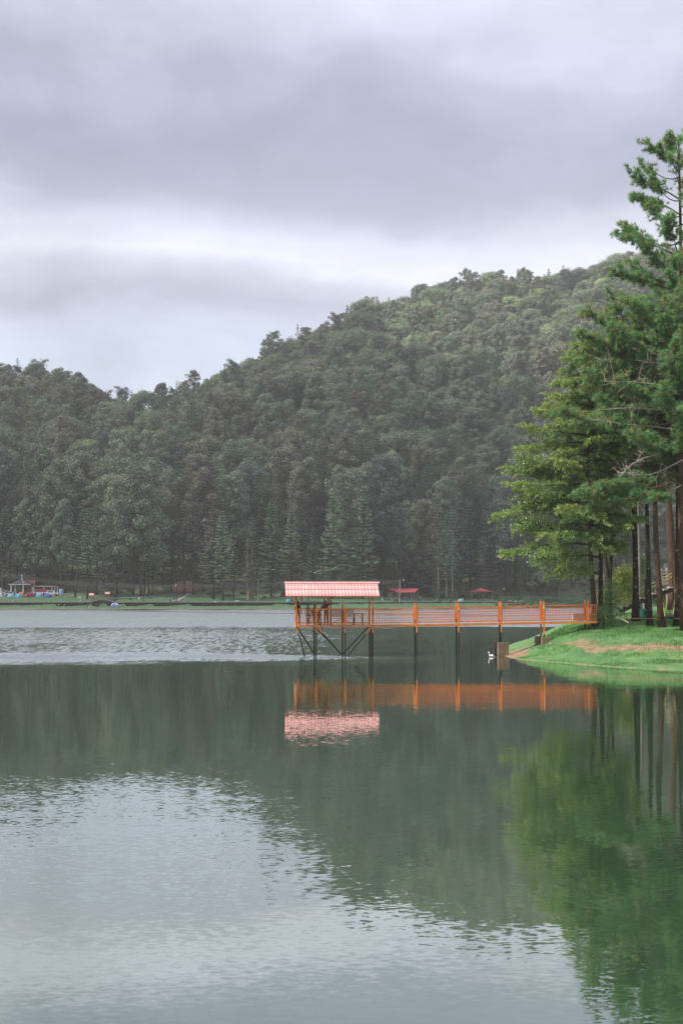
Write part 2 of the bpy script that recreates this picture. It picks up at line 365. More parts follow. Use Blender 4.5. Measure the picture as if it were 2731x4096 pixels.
ys = np.concatenate([np.arange(396, 404, 2), np.arange(404, 442, .5), np.arange(442, 500, 2), np.arange(500, 1030, 7)])
v, f = grid(np.concatenate([np.arange(-420, -110, 8), np.arange(-110, 70, 1.0), np.arange(70, 421, 8)]), ys, zt)
d = v[:, 1] - wallY(v[:, 0]); wood = sst(18, 40, d + 8 * fbm(v[:, 0] * .08, v[:, 1] * .08, 2))
wood = np.maximum(wood, .62 * sst(.02, .2, fbm(v[:, 0] * .09, v[:, 1] * .22, 91)) * sst(1, 4, d) * sst(-80, -60, v[:, 0])); wood = np.maximum(wood, .55 * sst(4, 14, d) * sst(-68, -50, v[:, 0]))
dry = .55 * np.exp(-((v[:, 1] - shore(v[:, 0]) - 2.2 - 2 * fbm(v[:, 0] * .1, v[:, 1] * .1, 8)) / 1.6) ** 2)
MB().add(v, f, 0, np.stack([wood * .45, dry, wood * 0], 1)).build('hillside', G_FAR, None, True)
tag(bpy.data.objects['hillside'], 'steep hillside and grassy lake shore across the water', None, None, 'structure')
bx_, by_ = np.arange(8, 60, .16), np.concatenate([np.arange(64, 112, .2), np.arange(112, 160, .8)])
v, f = grid(bx_, by_, zb); z = v[:, 2]
keep = (z[f].max(1) > -.9); f = f[keep]
df = v[:, 1] - np.interp(v[:, 0], FX, FY); dl = v[:, 0] - np.interp(v[:, 1], [70, 97, 101, 104, 110, 118, 130, 160], [10.6, 10.6, 11.4, 12.0, 12.9, 13.6, 16, 30])
earth = .95 * np.exp(-((df - 8.8 - 4.5 * fbm(v[:, 0] * .3, v[:, 1] * .3, 12)) / 2.6) ** 2) * sst(13, 16, v[:, 0]) * .80
earth = np.maximum(earth, .95 * np.exp(-((dl - .9) / 1.1) ** 2) * (v[:, 1] > 97.2) * (v[:, 1] < 106))
earth = np.maximum(earth, .5 * sst(.2, -.02, z))
MB().add(v, f, 0, np.stack([earth, .35 * np.exp(-((z - .12) / .12) ** 2), z * 0], 1)).build('lake_bank', G_NEAR, None, True)
tag(bpy.data.objects['lake_bank'], 'grassy bank with bare earth patches beside the walkway', None, None, 'structure')

# ------------------------------------------------------------------ water
wm, nt, b = principled('lake_water', .0, .5); b.inputs['IOR'].default_value = 1.6
t = nd(nt, 'ShaderNodeTexCoord').outputs['Object']; sp = nd(nt, 'ShaderNodeSeparateXYZ'); nt.links.new(t, sp.inputs[0]); wx, wy, _ = sp.outputs
put(nt, b.inputs['Base Color'], RAMP(nt, NOISE(nt, t, .05, 3), [(.3, (.022, .054, .026)), (.7, (.029, .064, .031))]))
patch = NOISE(nt, MAP(nt, t, (.035, .06, 1)), 1.0, 4, .6)
patch2 = NOISE(nt, MAP(nt, t, (.25, .30, 1), (5, 9, 0)), 1.0, 4, .6)
yw = M(nt, 'ADD', wy, M(nt, 'MULTIPLY', M(nt, 'SUBTRACT', patch, .5), M(nt, 'MULTIPLY', wy, .30)))
lg = M(nt, 'DIVIDE', M(nt, 'LOGARITHM', M(nt, 'MAXIMUM', yw, 5.0), 10.0), 3.0)     # log10(distance)/3
def L3(y): return math.log10(y) / 3
amp = RAMP(nt, lg, [(0, (.06,) * 3), (L3(14), (.06,) * 3), (L3(20), (.09,) * 3), (L3(25), (.15,) * 3), (L3(33), (.15,) * 3), (L3(40), (.09,) * 3), (L3(50), (.075,) * 3),
                    (L3(76), (.075,) * 3), (L3(86), (.14,) * 3), (L3(99), (.62,) * 3), (L3(108), (.33,) * 3), (L3(150), (.42,) * 3), (L3(182), (.36,) * 3), (L3(200), (1,) * 3), (L3(420), (1,) * 3)])
# ripples die out to the right, in the lee of the bank
ang = M(nt, 'DIVIDE', wx, M(nt, 'MAXIMUM', wy, 5.0))
lee = MR(nt, M(nt, 'ADD', ang, M(nt, 'MULTIPLY', M(nt, 'SUBTRACT', patch, .5), .15)), -.06, .09, 1, .10, True)
leef = MR(nt, wy, 100, 230, 0, 1)
lee = M(nt, 'ADD', M(nt, 'MULTIPLY', lee, M(nt, 'SUBTRACT', 1.0, leef)), leef)
amp = M(nt, 'ADD', M(nt, 'MULTIPLY', M(nt, 'SUBTRACT', amp, .07), lee), .07)
amp0 = amp
amp = M(nt, 'MULTIPLY', amp, MR(nt, patch2, .3, .7, .45, 1.5))
def slopes(scale, detail, w, off):
    n = nd(nt, 'ShaderNodeTexNoise'); n.inputs['Scale'].default_value = 1.0; n.inputs['Detail'].default_value = detail; n.inputs['Roughness'].default_value = .55
    nt.links.new(MAP(nt, t, scale, off), n.inputs['Vector'])
    s = nd(nt, 'ShaderNodeVectorMath', operation='SUBTRACT'); nt.links.new(n.outputs['Color'], s.inputs[0]); s.inputs[1].default_value = (.5, .5, .5)
    q = nd(nt, 'ShaderNodeVectorMath', operation='SCALE'); nt.links.new(s.outputs[0], q.inputs[0]); q.inputs['Scale'].default_value = w; return q.outputs[0]
def vadd(a, c):
    n = nd(nt, 'ShaderNodeVectorMath', operation='ADD'); nt.links.new(a, n.inputs[0]); nt.links.new(c, n.inputs[1]); return n.outputs[0]
sl = vadd(vadd(slopes((6.5, 11.0, 1), 4, 1.1, (0, 0, 0)), slopes((.6, 1.6, 1), 2, .18, (3, 7, 0))), slopes((.05, .16, 1), 3, .2, (13, 4, 0)))
def dist_layer(v, d0, d1):
    n = nd(nt, 'ShaderNodeVectorMath', operation='SCALE'); nt.links.new(v, n.inputs[0]); put(nt, n.inputs['Scale'], MR(nt, wy, d0, d1)); return n.outputs[0]
sl = vadd(vadd(sl, dist_layer(slopes((3.0, .5, 1), 2, .95, (21, 5, 0)), 75, 110)), dist_layer(slopes((1.7, .14, 1), 2, .8, (2, 31, 0)), 170, 240))
q = nd(nt, 'ShaderNodeVectorMath', operation='SCALE'); nt.links.new(sl, q.inputs[0]); put(nt, q.inputs['Scale'], M(nt, 'MULTIPLY', amp, .50))
q2 = nd(nt, 'ShaderNodeVectorMath', operation='MULTIPLY'); nt.links.new(q.outputs[0], q2.inputs[0]); q2.inputs[1].default_value = (.55, 1, 0)
q3 = nd(nt, 'ShaderNodeVectorMath', operation='ADD'); nt.links.new(q2.outputs[0], q3.inputs[0]); cbias = nd(nt, 'ShaderNodeCombineXYZ'); put(nt, cbias.inputs[1], M(nt, 'MULTIPLY', M(nt, 'MAXIMUM', M(nt, 'SUBTRACT', amp0, .1), 0.0), -.31)); cbias.inputs[2].default_value = 1.0; nt.links.new(cbias.outputs[0], q3.inputs[1])
q4 = nd(nt, 'ShaderNodeVectorMath', operation='NORMALIZE'); nt.links.new(q3.outputs[0], q4.inputs[0]); nt.links.new(q4.outputs[0], b.inputs['Normal'])
gl = nd(nt, 'ShaderNodeBsdfGlossy'); gl.inputs['Roughness'].default_value = 0.0; gl.inputs['Color'].default_value = (.97, 1, 1, 1); nt.links.new(q4.outputs[0], gl.inputs['Normal'])
wmix = nd(nt, 'ShaderNodeMixShader'); wmix.inputs[0].default_value = .33; nt.links.new(b.outputs[0], wmix.inputs[1]); nt.links.new(gl.outputs[0], wmix.inputs[2]); nt.links.new(wmix.outputs[0], nt.nodes['Material Output'].inputs['Surface'])
wmb = MB(); wmb.add([(-450, -120, 0), (450, -120, 0), (450, 460, 0), (-450, 460, 0)], [(0, 1, 2, 3)])
tag(wmb.build('water', wm), 'calm green lake with wind ripples towards the far shore', None, None, 'structure')

# ------------------------------------------------------------------ foliage builders
def rand_unit(n): v = rng.normal(size=(n, 3)); return v / np.linalg.norm(v, axis=1)[:, None]
def leaves(mb, cen, dirs, ln, wd, col, nrm=None, mat=1, quad=False):
    n = len(cen); dirs = dirs / (np.linalg.norm(dirs, axis=1)[:, None] + 1e-9)
    side = np.cross(dirs, rand_unit(n) if nrm is None else nrm); side /= np.linalg.norm(side, axis=1)[:, None] + 1e-9
    ln = np.broadcast_to(ln, (n,))[:, None]; wd = np.broadcast_to(wd, (n,))[:, None]
    if quad:
        v = np.stack([cen, cen + dirs * ln * .45 + side * wd / 2, cen + dirs * ln, cen + dirs * ln * .45 - side * wd / 2], 1); k = 4
    else: v = np.stack([cen + side * wd / 2, cen - side * wd / 2, cen + dirs * ln], 1); k = 3
    c = np.repeat(np.broadcast_to(col, (n, 3)), k, 0)
    mb.add(v.reshape(-1, 3), np.arange(n * k).reshape(n, k), mat, c)
def cvar(base, n, v=.22, hue=.1):
    return np.array(base) * (1 + rng.normal(0, v, (n, 1))).clip(.45, 1.8) * (1 + rng.normal(0, hue, (n, 3))).clip(.7, 1.4)
def surf_tris(mb, cen, nrm, size, col, mat=1):        # small faces turned outwards from a clump
    n = len(cen); a = np.cross(nrm, rand_unit(n)); a /= np.linalg.norm(a, axis=1)[:, None] + 1e-9; b2 = np.cross(nrm, a)
    size = np.broadcast_to(size, (n,))[:, None]; t = rng.uniform(0, 2 * PI, (n, 1)); v = []
    for k in range(3):
        th = t + k * 2.1; v.append(cen + size * (a * np.cos(th) + b2 * np.sin(th)) * rng.uniform(.6, 1.1, (n, 1)))
    mb.add(np.stack(v, 1).reshape(-1, 3), np.arange(n * 3).reshape(n, 3), mat, np.repeat(np.broadcast_to(col, (n, 3)), 3, 0))
def puff(mb, c, r, n, base, up=.35, flat=.95, size=.34, droop=0.0):
    d = rand_unit(n); d[:, 2] = np.where(d[:, 2] < -.35, -d[:, 2] * .6, d[:, 2]); d /= np.linalg.norm(d, axis=1)[:, None]
    p = np.array(c) + d * np.array((r, r, r * flat)) * rng.uniform(.72, 1.06, (n, 1))
    nn = d + rng.normal(0, .28, (n, 3)) + np.array((0, 0, up)); nn /= np.linalg.norm(nn, axis=1)[:, None]
    surf_tris(mb, p, nn, rng.uniform(.6, 1.25, n) * size, cvar(base, n, .16, .06))
def trunk_pts(h, lean=.01, wob=.01, n=9, top=1.0):
    t = np.linspace(0, top, n); a = rng.uniform(0, 2 * PI)
    w = np.cumsum(rng.normal(0, wob, (n, 2)), 0) * h / n; w[0] = 0
    return np.stack([math.cos(a) * lean * h * t + w[:, 0], math.sin(a) * lean * h * t + w[:, 1], t * h], 1)
FIR_C, PINE_C, OAK_C = (.145, .195, .172), (.215, .228, .185), (.23, .275, .19)
def fir(h, R, low=.22, dens=1.0, base=FIR_C, dead=.0):
    tr, cr = MB(), MB(); pts = trunk_pts(h, .008, .004, 8); tr.tube(pts, np.linspace(h * .0125, .03, 8), 6)
    zs = np.arange(low * h, h * .985, h / 34 / dens)
    for zz in zs:
        t = (zz - low * h) / (h - low * h); env = R * (min(1.0, .45 + t * 3.2)) * (1 - t) ** .78 + .25
        k = rng.integers(5, 8); a0 = rng.uniform(0, 6.28); c0 = [np.interp(zz, pts[:, 2], pts[:, i]) for i in (0, 1)]
        for j in range(k):
            if rng.random() < .13: continue
            a = a0 + j * 6.283 / k + rng.normal(0, .25); L = env * rng.uniform(.55, 1.15); dz = -L * rng.uniform(.05, .35) + .5 * t * L
            s = np.linspace(.12, 1, 5); bp = np.stack([c0[0] + math.cos(a) * L * s, c0[1] + math.sin(a) * L * s, zz + dz * s ** 1.4 + .12 * L * s ** 4], 1)
            if dead > 0 or (t < .3 and rng.random() < .4): tr.tube(bp, np.linspace(.05, .015, 5), 3, cap=False)
            if rng.random() < dead: continue
            n = int(9 + L * 7); q = rng.uniform(.2, 1.0, n) ** .7; o = np.stack([np.interp(q, s, bp[:, i]) for i in range(3)], 1)
            sd = rng.choice([-1, 1], n); dr = np.stack([math.cos(a) + sd * -math.sin(a) * 1.0, math.sin(a) + sd * math.cos(a) * 1.0, rng.normal(-.12, .25, n)], 1)
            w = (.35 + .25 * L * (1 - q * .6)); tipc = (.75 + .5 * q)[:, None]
            nn = np.stack([rng.normal(0, .45, n), rng.normal(0, .45, n), np.ones(n)], 1)
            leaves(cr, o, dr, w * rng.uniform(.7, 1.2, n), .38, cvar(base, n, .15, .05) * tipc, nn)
    return tr, cr
def pine(h, R, low=.45, base=PINE_C, nb=34, round_=.55):
    tr, cr = MB(), MB(); pts = trunk_pts(h, .015, .012, 9, .97); tr.tube(pts, np.linspace(h * .0125, .06, 9), 6)
    for i in range(nb):
        t = (i + rng.uniform(0, .8)) / nb; zz = h * (low + (1 - low) * t * .97); env = R * math.sqrt(max(.05, 1 - (abs(t - round_ * .6) / (1.06 - round_ * .6 if t > round_ * .6 else .75)) ** 2))
        a = i * 2.4 + rng.normal(0, .4); L = env * rng.uniform(.6, 1.08); rise = L * rng.uniform(.05, .45) * (.4 + t)
        c0 = [np.interp(zz, pts[:, 2], pts[:, q]) for q in (0, 1)]; s = np.linspace(0, 1, 5)
        bp = np.stack([c0[0] + math.cos(a) * L * s, c0[1] + math.sin(a) * L * s, zz + rise * s ** 1.5 - .3 * np.sin(s * 3.1)], 1); tr.tube(bp, np.linspace(.09, .03, 5), 4, cap=False)
        for k in range(rng.integers(3, 5)):
            q = rng.uniform(.45, 1.03); o = np.array([np.interp(q, s, bp[:, x]) for x in range(3)]) + rng.normal(0, .45, 3) * np.array((1, 1, .5))
            puff(cr, o, rng.uniform(.75, 1.35) * R / 4.0, 78, np.array(base) * rng.uniform(.78, 1.22), size=.33)
    puff(cr, pts[-1] + np.array((0, 0, .2)), 1.0, 50, base); return tr, cr
def domed(h, R, base=OAK_C, n=70, crown=.74):
    tr, cr = MB(), MB(); pts = trunk_pts(h * .8, .02, .015, 6); tr.tube(pts, np.linspace(h * .014, .1, 6), 6)
    cz = h * (1 - crown / 2); lob = rand_unit(7)
    for i in range(n):
        d = rand_unit(1)[0]; d[2] = d[2] if d[2] > -.45 else -d[2]
        bump = 1 + .22 * max(lob @ d) ** 6 - .12; rr = rng.uniform(.72, 1.0) * bump
        puff(cr, np.array((d[0] * R * rr, d[1] * R * rr, cz + d[2] * h * crown / 2 * rr)), rng.uniform(.7, 1.3) * R / 3.3, 84, np.array(base) * rng.uniform(.78, 1.22), size=.34)
    for k in range(7):
        a = k * .9 + rng.normal(0, .2); q = np.linspace(0, 1, 4); tr.tube(np.stack([math.cos(a) * R * .7 * q, math.sin(a) * R * .7 * q, h * .42 + h * .3 * q], 1), np.linspace(.14, .04, 4), 4, cap=False)
    return tr, cr
PROTO = {}
def protos(kind, makers):
    L = []
    for mk in makers:
        tr, cr = mk(); both = MB()
        for q, k in ((tr, 0), (cr, 1)):
            for vv, ff, cc in zip(q.v, q.f, q.c): pass
            n0 = both.n
            both.v += q.v; both.f += [g + n0 for g in q.f]; both.m += [np.full(len(g), k, int) for g in q.f]; both.c += q.c; both.n += q.n
        L.append((tr.build('trunk', BARK_FAR, link=False, smooth=True), cr.build('crown', [BARK_FAR, LEAF_FAR], link=False), both.build(kind + '_tree', [BARK_FAR, LEAF_FAR], link=False)))
    PROTO[kind] = L
protos('fir', [lambda: fir(30, 4.9, .16), lambda: fir(30, 4.2, .28), lambda: fir(30, 5.4, .10, 1.05), lambda: fir(30, 3.6, .36, .9), lambda: fir(30, 4.6, .22, 1.0, (.16, .205, .185))])
protos('frontfir', [lambda: fir(30, 4.6, .14, 1.05, (.26, .31, .28)), lambda: fir(30, 4.0, .26, 1, (.24, .295, .26)), lambda: fir(30, 5.0, .10, 1.1, (.25, .30, .27)), lambda: fir(30, 3.5, .36, .95, (.26, .305, .28)), lambda: fir(30, 4.4, .20, 1, (.26, .31, .285))])
protos('pine', [lambda: pine(30, 6.4, .30), lambda: pine(30, 5.6, .40), lambda: pine(30, 7.2, .26, nb=44), lambda: pine(30, 6.2, .24, (.195, .22, .18), 36), lambda: pine(30, 5.4, .34, (.23, .228, .185))])
protos('oak', [lambda: domed(18, 6.8), lambda: domed(20, 7.4, (.21, .245, .185)), lambda: domed(17, 6.4, (.27, .31, .18)), lambda: domed(21, 7.2, (.215, .245, .175), 100, .72)])

# ------------------------------------------------------------------ the far forest
CLEAR = [(-60, 370, 400, 452), (640, 830, 400, 462), (1140, 1400, 400, 444), (1520, 1720, 400, 448), (1850, 2130, 400, 452)]
trees = []
for gy in np.arange(456, 960, 8.2):
    hw = gy * .26 + 30
    for gx in np.arange(-hw, hw, 8.2):
        x = gx + rng.uniform(-3.9, 3.9); y = gy + rng.uniform(-3.9, 3.9)
        s = x / y * F / 1.7418 + 784; R = np.interp(s, RD[:, 0], RD[:, 2])
        if y > R + 26: continue
        z = float(zt(x, y)); t = (y - 456) / (R - 456)
        px, py = proj((x, y, z))
        if y < wallY(x) + 40: continue
        if any(a < px < b and c < y < d_ for a, b, c, d_ in CLEAR): continue
        u = rng.random()
        if t < .22: kind = 'fir' if u < .70 else 'pine'; hgt = rng.uniform(26, 38) * (1 - .35 * t)
        elif t < .6: kind = 'fir' if u < .26 else ('pine' if u < .74 else 'oak'); hgt = rng.uniform(17, 31)
        else: kind = 'fir' if u < .16 else ('pine' if u < .54 else 'oak'); hgt = rng.uniform(13, 25)
        if s < 240 and t > .5: kind = 'pine' if u < .7 else 'fir'; hgt = rng.uniform(18, 27)
        if kind == 'oak': hgt *= .82
        trees.append((kind, x, y, z, hgt, rng.uniform(0, 6.28), rng.integers(0, 99), px, py))
def scaled(kind, hgt, i): return hgt / {'fir': 30, 'pine': 30, 'oak': 19}[kind]
TXT = {'fir': 'conical fir ', 'pine': 'round-topped pine ', 'oak': 'broad domed tree '}
def zone(q):
    s_ = q[1] / q[2] * F + 1365.5; R_ = np.interp(q[1] / q[2] * F / 1.7418 + 784, RD[:, 0], RD[:, 2]); t_ = (q[2] - 456) / (R_ - 456)
    row = 'low on the far hillside' if t_ < .22 else ('halfway up the far hillside' if t_ < .7 else 'near the ridge of the far hill')
    return row + next(b for a, b in ((300, ' above the tents'), (620, ' above the footbridge'), (880, ' above the brick house'), (1130, ' above the pale lamp post'), (1530, ' above the pink roof'), (1780, ' above the red-roofed pavilion'), (2050, ' above the peaked pavilion'), (9e9, ' behind the near trees')) if s_ < a)
for kind in ('fir', 'pine', 'oak'):
    T = [q for q in trees if q[0] == kind]
    T.sort(key=lambda q: q[2] + (0 if -60 < q[7] < 2500 else 5000) - q[4] * 2)
    for q in T[:290]:
        k = PROTO[kind][q[6] % len(PROTO[kind])]; o = obj(kind + '_tree', k[2], None, (q[1], q[2], q[3] - .4), q[5]); s = scaled(kind, q[4], 0)
        o.scale = (s * rng.uniform(.8, 1.08), s * rng.uniform(.8, 1.08), s * 1.06); zn = zone(q); tag(o, TXT[kind] + zn, 'tree', kind + ' trees ' + zn.strip())
    rest = T[290:]
    if not rest: continue
    pc = bpy.data.collections.new(kind + '_sources')
    for i, k in enumerate(PROTO[kind]): pc.objects.link(bpy.data.objects.new('%s_source_%d' % (kind, i), k[2]))
    me = bpy.data.meshes.new('far_forest'); me.from_pydata([(q[1], q[2], q[3] - .4) for q in rest], [], [])
    for nm, ty, val in (('rz', 'FLOAT', [q[5] for q in rest]), ('sc', 'FLOAT', [scaled(kind, q[4], 0) * 1.05 for q in rest]), ('idx', 'INT', [int(q[6]) % len(PROTO[kind]) for q in rest])):
        me.attributes.new(nm, ty, 'POINT').data.foreach_set('value', val)
    ng = bpy.data.node_groups.new('forest_' + kind, 'GeometryNodeTree')
    ng.interface.new_socket('Geometry', in_out='INPUT', socket_type='NodeSocketGeometry'); ng.interface.new_socket('Geometry', in_out='OUTPUT', socket_type='NodeSocketGeometry')
    gi, go = nd(ng, 'NodeGroupInput'), nd(ng, 'NodeGroupOutput'); ip = nd(ng, 'GeometryNodeInstanceOnPoints'); ci = nd(ng, 'GeometryNodeCollectionInfo')
    ci.inputs[0].default_value = pc; ci.inputs['Separate Children'].default_value = True; ci.inputs['Reset Children'].default_value = True
    def na(nm, ty):
        n = nd(ng, 'GeometryNodeInputNamedAttribute', data_type=ty); n.inputs['Name'].default_value = nm; return n.outputs['Attribute']
    cx = nd(ng, 'ShaderNodeCombineXYZ'); ng.links.new(na('rz', 'FLOAT'), cx.inputs[2])
    ng.links.new(gi.outputs[0], ip.inputs['Points']); ng.links.new(ci.outputs[0], ip.inputs['Instance']); ip.inputs['Pick Instance'].default_value = True
    ng.links.new(na('idx', 'INT'), ip.inputs['Instance Index']); ng.links.new(cx.outputs[0], ip.inputs['Rotation']); ng.links.new(na('sc', 'FLOAT'), ip.inputs['Scale'])
    ng.links.new(ip.outputs[0], go.inputs[0])
    o = obj('far_forest', me); md = o.modifiers.new('scatter', 'NODES'); md.node_group = ng
    tag(o, {'fir': 'far conical firs scattered over the upper hillside', 'pine': 'far round-topped pines covering the upper hillside', 'oak': 'far broad domed trees covering the upper hillside'}[kind], 'forest', None, 'stuff')
# ------------------------------------------------------------------ haze over the lake and the valley
hz = bpy.data.materials.new('haze'); hz.use_nodes = True; nt = hz.node_tree; nt.nodes.clear()
pv = nd(nt, 'ShaderNodeVolumePrincipled'); pv.inputs['Color'].default_value = (.93, .91, .92, 1); pv.inputs['Density'].default_value = HAZE; pv.inputs['Anisotropy'].default_value = 0.2
nt.links.new(pv.outputs[0], nd(nt, 'ShaderNodeOutputMaterial').inputs['Volume'])
h_ = MB(); h_.box((0, 440, 134), (1400, 1500, 276)); tag(h_.build('haze', hz), 'thin grey haze hanging over the lake and hillside', None, None, 'stuff')

# ------------------------------------------------------------------ unseen low cloud, placed and shaped to keep the far hill in shade
CZ = 640.0; cell = 22.0; mxs = np.arange(-1000, 60, cell); mys = np.arange(-60, 800, cell); gx, gy = np.meshgrid(mxs, mys)
def shade_at(z): k = (CZ - z) / sdir.z; return gx - sdir.x * k, gy - sdir.y * k
lx, ly = shade_at(40); hx, hy = shade_at(140)
mask = sst(235, 300, ly) * (1 - sst(880, 960, ly)) * sst(-330, -260, lx) * (1 - sst(190, 260, lx))
hole = sst(560, 690, hy + .55 * hx + 150 * fbm(gx * .006, gy * .006, 61)) * sst(-60, 60, hx + 120 * fbm(gx * .008, gy * .008, 66))
mask = mask * (1 - hole * sst(.05, .3, .35 + fbm(gx * .014, gy * .014, 71) + .2 * hole)) + .25 * fbm(gx * .02, gy * .02, 77)
cm = MB(); nx = len(mxs); ok = mask > .30; topz = CZ + 70 * np.sqrt(np.clip(mask - .28, 0, 1)) + 22 * fbm(gx * .02, gy * .02, 81) * ok; botz = CZ - 18 * np.sqrt(np.clip(mask - .28, 0, 1)) - 6 * fbm(gx * .03, gy * .03, 83) * ok
vt = np.stack([gx, gy, topz], -1).reshape(-1, 3); vb = np.stack([gx, gy, np.minimum(botz, topz - 2)], -1).reshape(-1, 3); N_ = len(vt); fs = []
okc = ok[:-1, :-1] & ok[1:, :-1] & ok[:-1, 1:] & ok[1:, 1:]
for j, i in zip(*np.nonzero(okc)):
    a = j * nx + i; q = (a, a + 1, a + nx + 1, a + nx); fs.append(q); fs.append(tuple(N_ + z for z in q[::-1]))
    for (dj, di), (e0, e1) in (((-1, 0), (0, 1)), ((0, 1), (1, 2)), ((1, 0), (2, 3)), ((0, -1), (3, 0))):
        jj, ii = j + dj, i + di
        if not (0 <= jj < okc.shape[0] and 0 <= ii < okc.shape[1] and okc[jj, ii]): fs.append((q[e1], q[e0], N_ + q[e0], N_ + q[e1]))
cm.add(np.concatenate([vt, vb]), fs)
clm = bpy.data.materials.new('cloud'); clm.use_nodes = True; nt = clm.node_tree; nt.nodes.clear()
d1 = nd(nt, 'ShaderNodeBsdfDiffuse'); d1.inputs[0].default_value = (.93, .93, .95, 1); t1 = nd(nt, 'ShaderNodeBsdfTranslucent'); t1.inputs[0].default_value = (.96, .96, .98, 1)
mx = nd(nt, 'ShaderNodeMixShader'); mx.inputs[0].default_value = .93; nt.links.new(d1.outputs[0], mx.inputs[1]); nt.links.new(t1.outputs[0], mx.inputs[2]); mx2 = nd(nt, 'ShaderNodeMixShader'); mx2.inputs[0].default_value = .62; nt.links.new(mx.outputs[0], mx2.inputs[1]); nt.links.new(nd(nt, 'ShaderNodeBsdfTransparent').outputs[0], mx2.inputs[2])
nt.links.new(mx2.outputs[0], nd(nt, 'ShaderNodeOutputMaterial').inputs['Surface'])
tag(cm.build('cloud', clm, None, True), 'unseen low grey cloud, shaped to shade the far hillside', None, None, 'structure')

# ------------------------------------------------------------------ people
J0 = dict(pel=(0, 0, .93, .135, .10), spi=(0, 0, 1.12, .125, .09), che=(0, 0, 1.31, .155, .10), nec=(0, .01, 1.46, .055, .055), jaw=(0, -.015, 1.53, .062, .07), hed=(0, -.005, 1.61, .078, .092), top=(0, .005, 1.68, .055, .07), nos=(0, -.115, 1.575, .012, .016),
          sR=(.175, 0, 1.40, .062, .06), eR=(.225, .02, 1.13, .043, .043), wR=(.235, -.05, .89, .029, .029), hR=(.235, -.07, .82, .036, .018),
          sL=(-.175, 0, 1.40, .062, .06), eL=(-.225, .02, 1.13, .043, .043), wL=(-.235, -.05, .89, .029, .029), hL=(-.235, -.07, .82, .036, .018),
          pR=(.095, 0, .88, .095, .09), kR=(.10, -.02, .49, .06, .06), aR=(.10, .02, .09, .042, .045), tR=(.115, -.13, .04, .04, .035),
          pL=(-.095, 0, .88, .095, .09), kL=(-.10, -.02, .49, .06, .06), aL=(-.10, .02, .09, .042, .045), tL=(-.115, -.13, .04, .04, .035))
BONES = [('pel', 'spi'), ('spi', 'che'), ('che', 'nec'), ('nec', 'jaw'), ('jaw', 'hed'), ('hed', 'top'), ('hed', 'nos')] + [b for s in 'RL' for b in
         (('che', 's' + s), ('s' + s, 'e' + s), ('e' + s, 'w' + s), ('w' + s, 'h' + s), ('pel', 'p' + s), ('p' + s, 'k' + s), ('k' + s, 'a' + s), ('a' + s, 't' + s))]
REG = {'pel': 2, 'spi': 1, 'che': 1, 'nec': 0, 'jaw': 0, 'hed': 0, 'nos': 0}
def shift(names, d): return {n: tuple(J0[n][i] + d[i] for i in range(3)) for n in names}
UP = ['spi', 'che', 'nec', 'jaw', 'hed', 'top', 'nos', 'sR', 'sL', 'eR', 'eL', 'wR', 'wL', 'hR', 'hL']
def lean(deg, pivot=(0, 0, .95), names=UP):
    a = math.radians(deg); o = {}
    for n in names:
        y, z = J0[n][1] - pivot[1], J0[n][2] - pivot[2]
        o[n] = (J0[n][0], pivot[1] + y * math.cos(a) - z * math.sin(a), pivot[2] + y * math.sin(a) + z * math.cos(a))
    return o
def down(dz, o): return {n: (v[0], v[1], v[2] - dz) for n, v in {**{k: J0[k][:3] for k in UP + ['pel', 'pR', 'pL']}, **o}.items()}
sitlegs = dict(kR=(.13, -.42, .52), aR=(.13, -.44, .09), tR=(.14, -.58, .04), kL=(-.13, -.42, .52), aL=(-.13, -.44, .09), tL=(-.14, -.58, .04))
gndlegs = dict(kR=(.16, -.40, .40), aR=(.14, -.62, .08), tR=(.15, -.76, .05), kL=(-.16, -.40, .40), aL=(-.14, -.62, .08), tL=(-.15, -.76, .05))
sqlegs = dict(kR=(.20, -.36, .46), aR=(.15, -.08, .09), tR=(.17, -.24, .04), kL=(-.20, -.36, .46), aL=(-.15, -.08, .09), tL=(-.17, -.24, .04))
fw = dict(eR=(.22, -.20, 1.17), wR=(.14, -.38, 1.06), hR=(.12, -.45, 1.05), eL=(-.22, -.20, 1.17), wL=(-.14, -.38, 1.06), hL=(-.12, -.45, 1.05))
POSES = {'stand': {}, 'stand2': dict(eR=(.27, .03, 1.15), wR=(.20, -.20, 1.03), hR=(.17, -.26, 1.04), kL=(-.13, -.06, .49), tL=(-.18, -.12, .04)),
         'salute': {**lean(14), 'eR': (.44, -.30, 1.42), 'wR': (.24, -.42, 1.55), 'hR': (.16, -.40, 1.59), 'eL': (-.30, -.30, 1.12), 'wL': (-.16, -.46, 1.02), 'hL': (-.10, -.50, 1.02)},
         'bend': {**lean(48), 'eR': (.22, -.62, 1.02), 'wR': (.20, -.72, .80), 'hR': (.20, -.74, .73), 'eL': (-.22, -.62, 1.02), 'wL': (-.20, -.72, .80), 'hL': (-.20, -.74, .73)},
         'sit': {**down(.43, fw), **sitlegs}, 'ground': {**down(.80, fw), **gndlegs}, 'squat': {**down(.62, {**lean(22), **fw}), **sqlegs},
         'archer': dict(eL=(-.46, -.02, 1.41), wL=(-.72, -.02, 1.42), hL=(-.80, -.02, 1.42), eR=(.44, .04, 1.45), wR=(.20, -.10, 1.46), hR=(.13, -.10, 1.46), kL=(-.18, -.02, .49), aL=(-.22, .02, .09), tL=(-.27, -.11, .04))}
BODY = {}
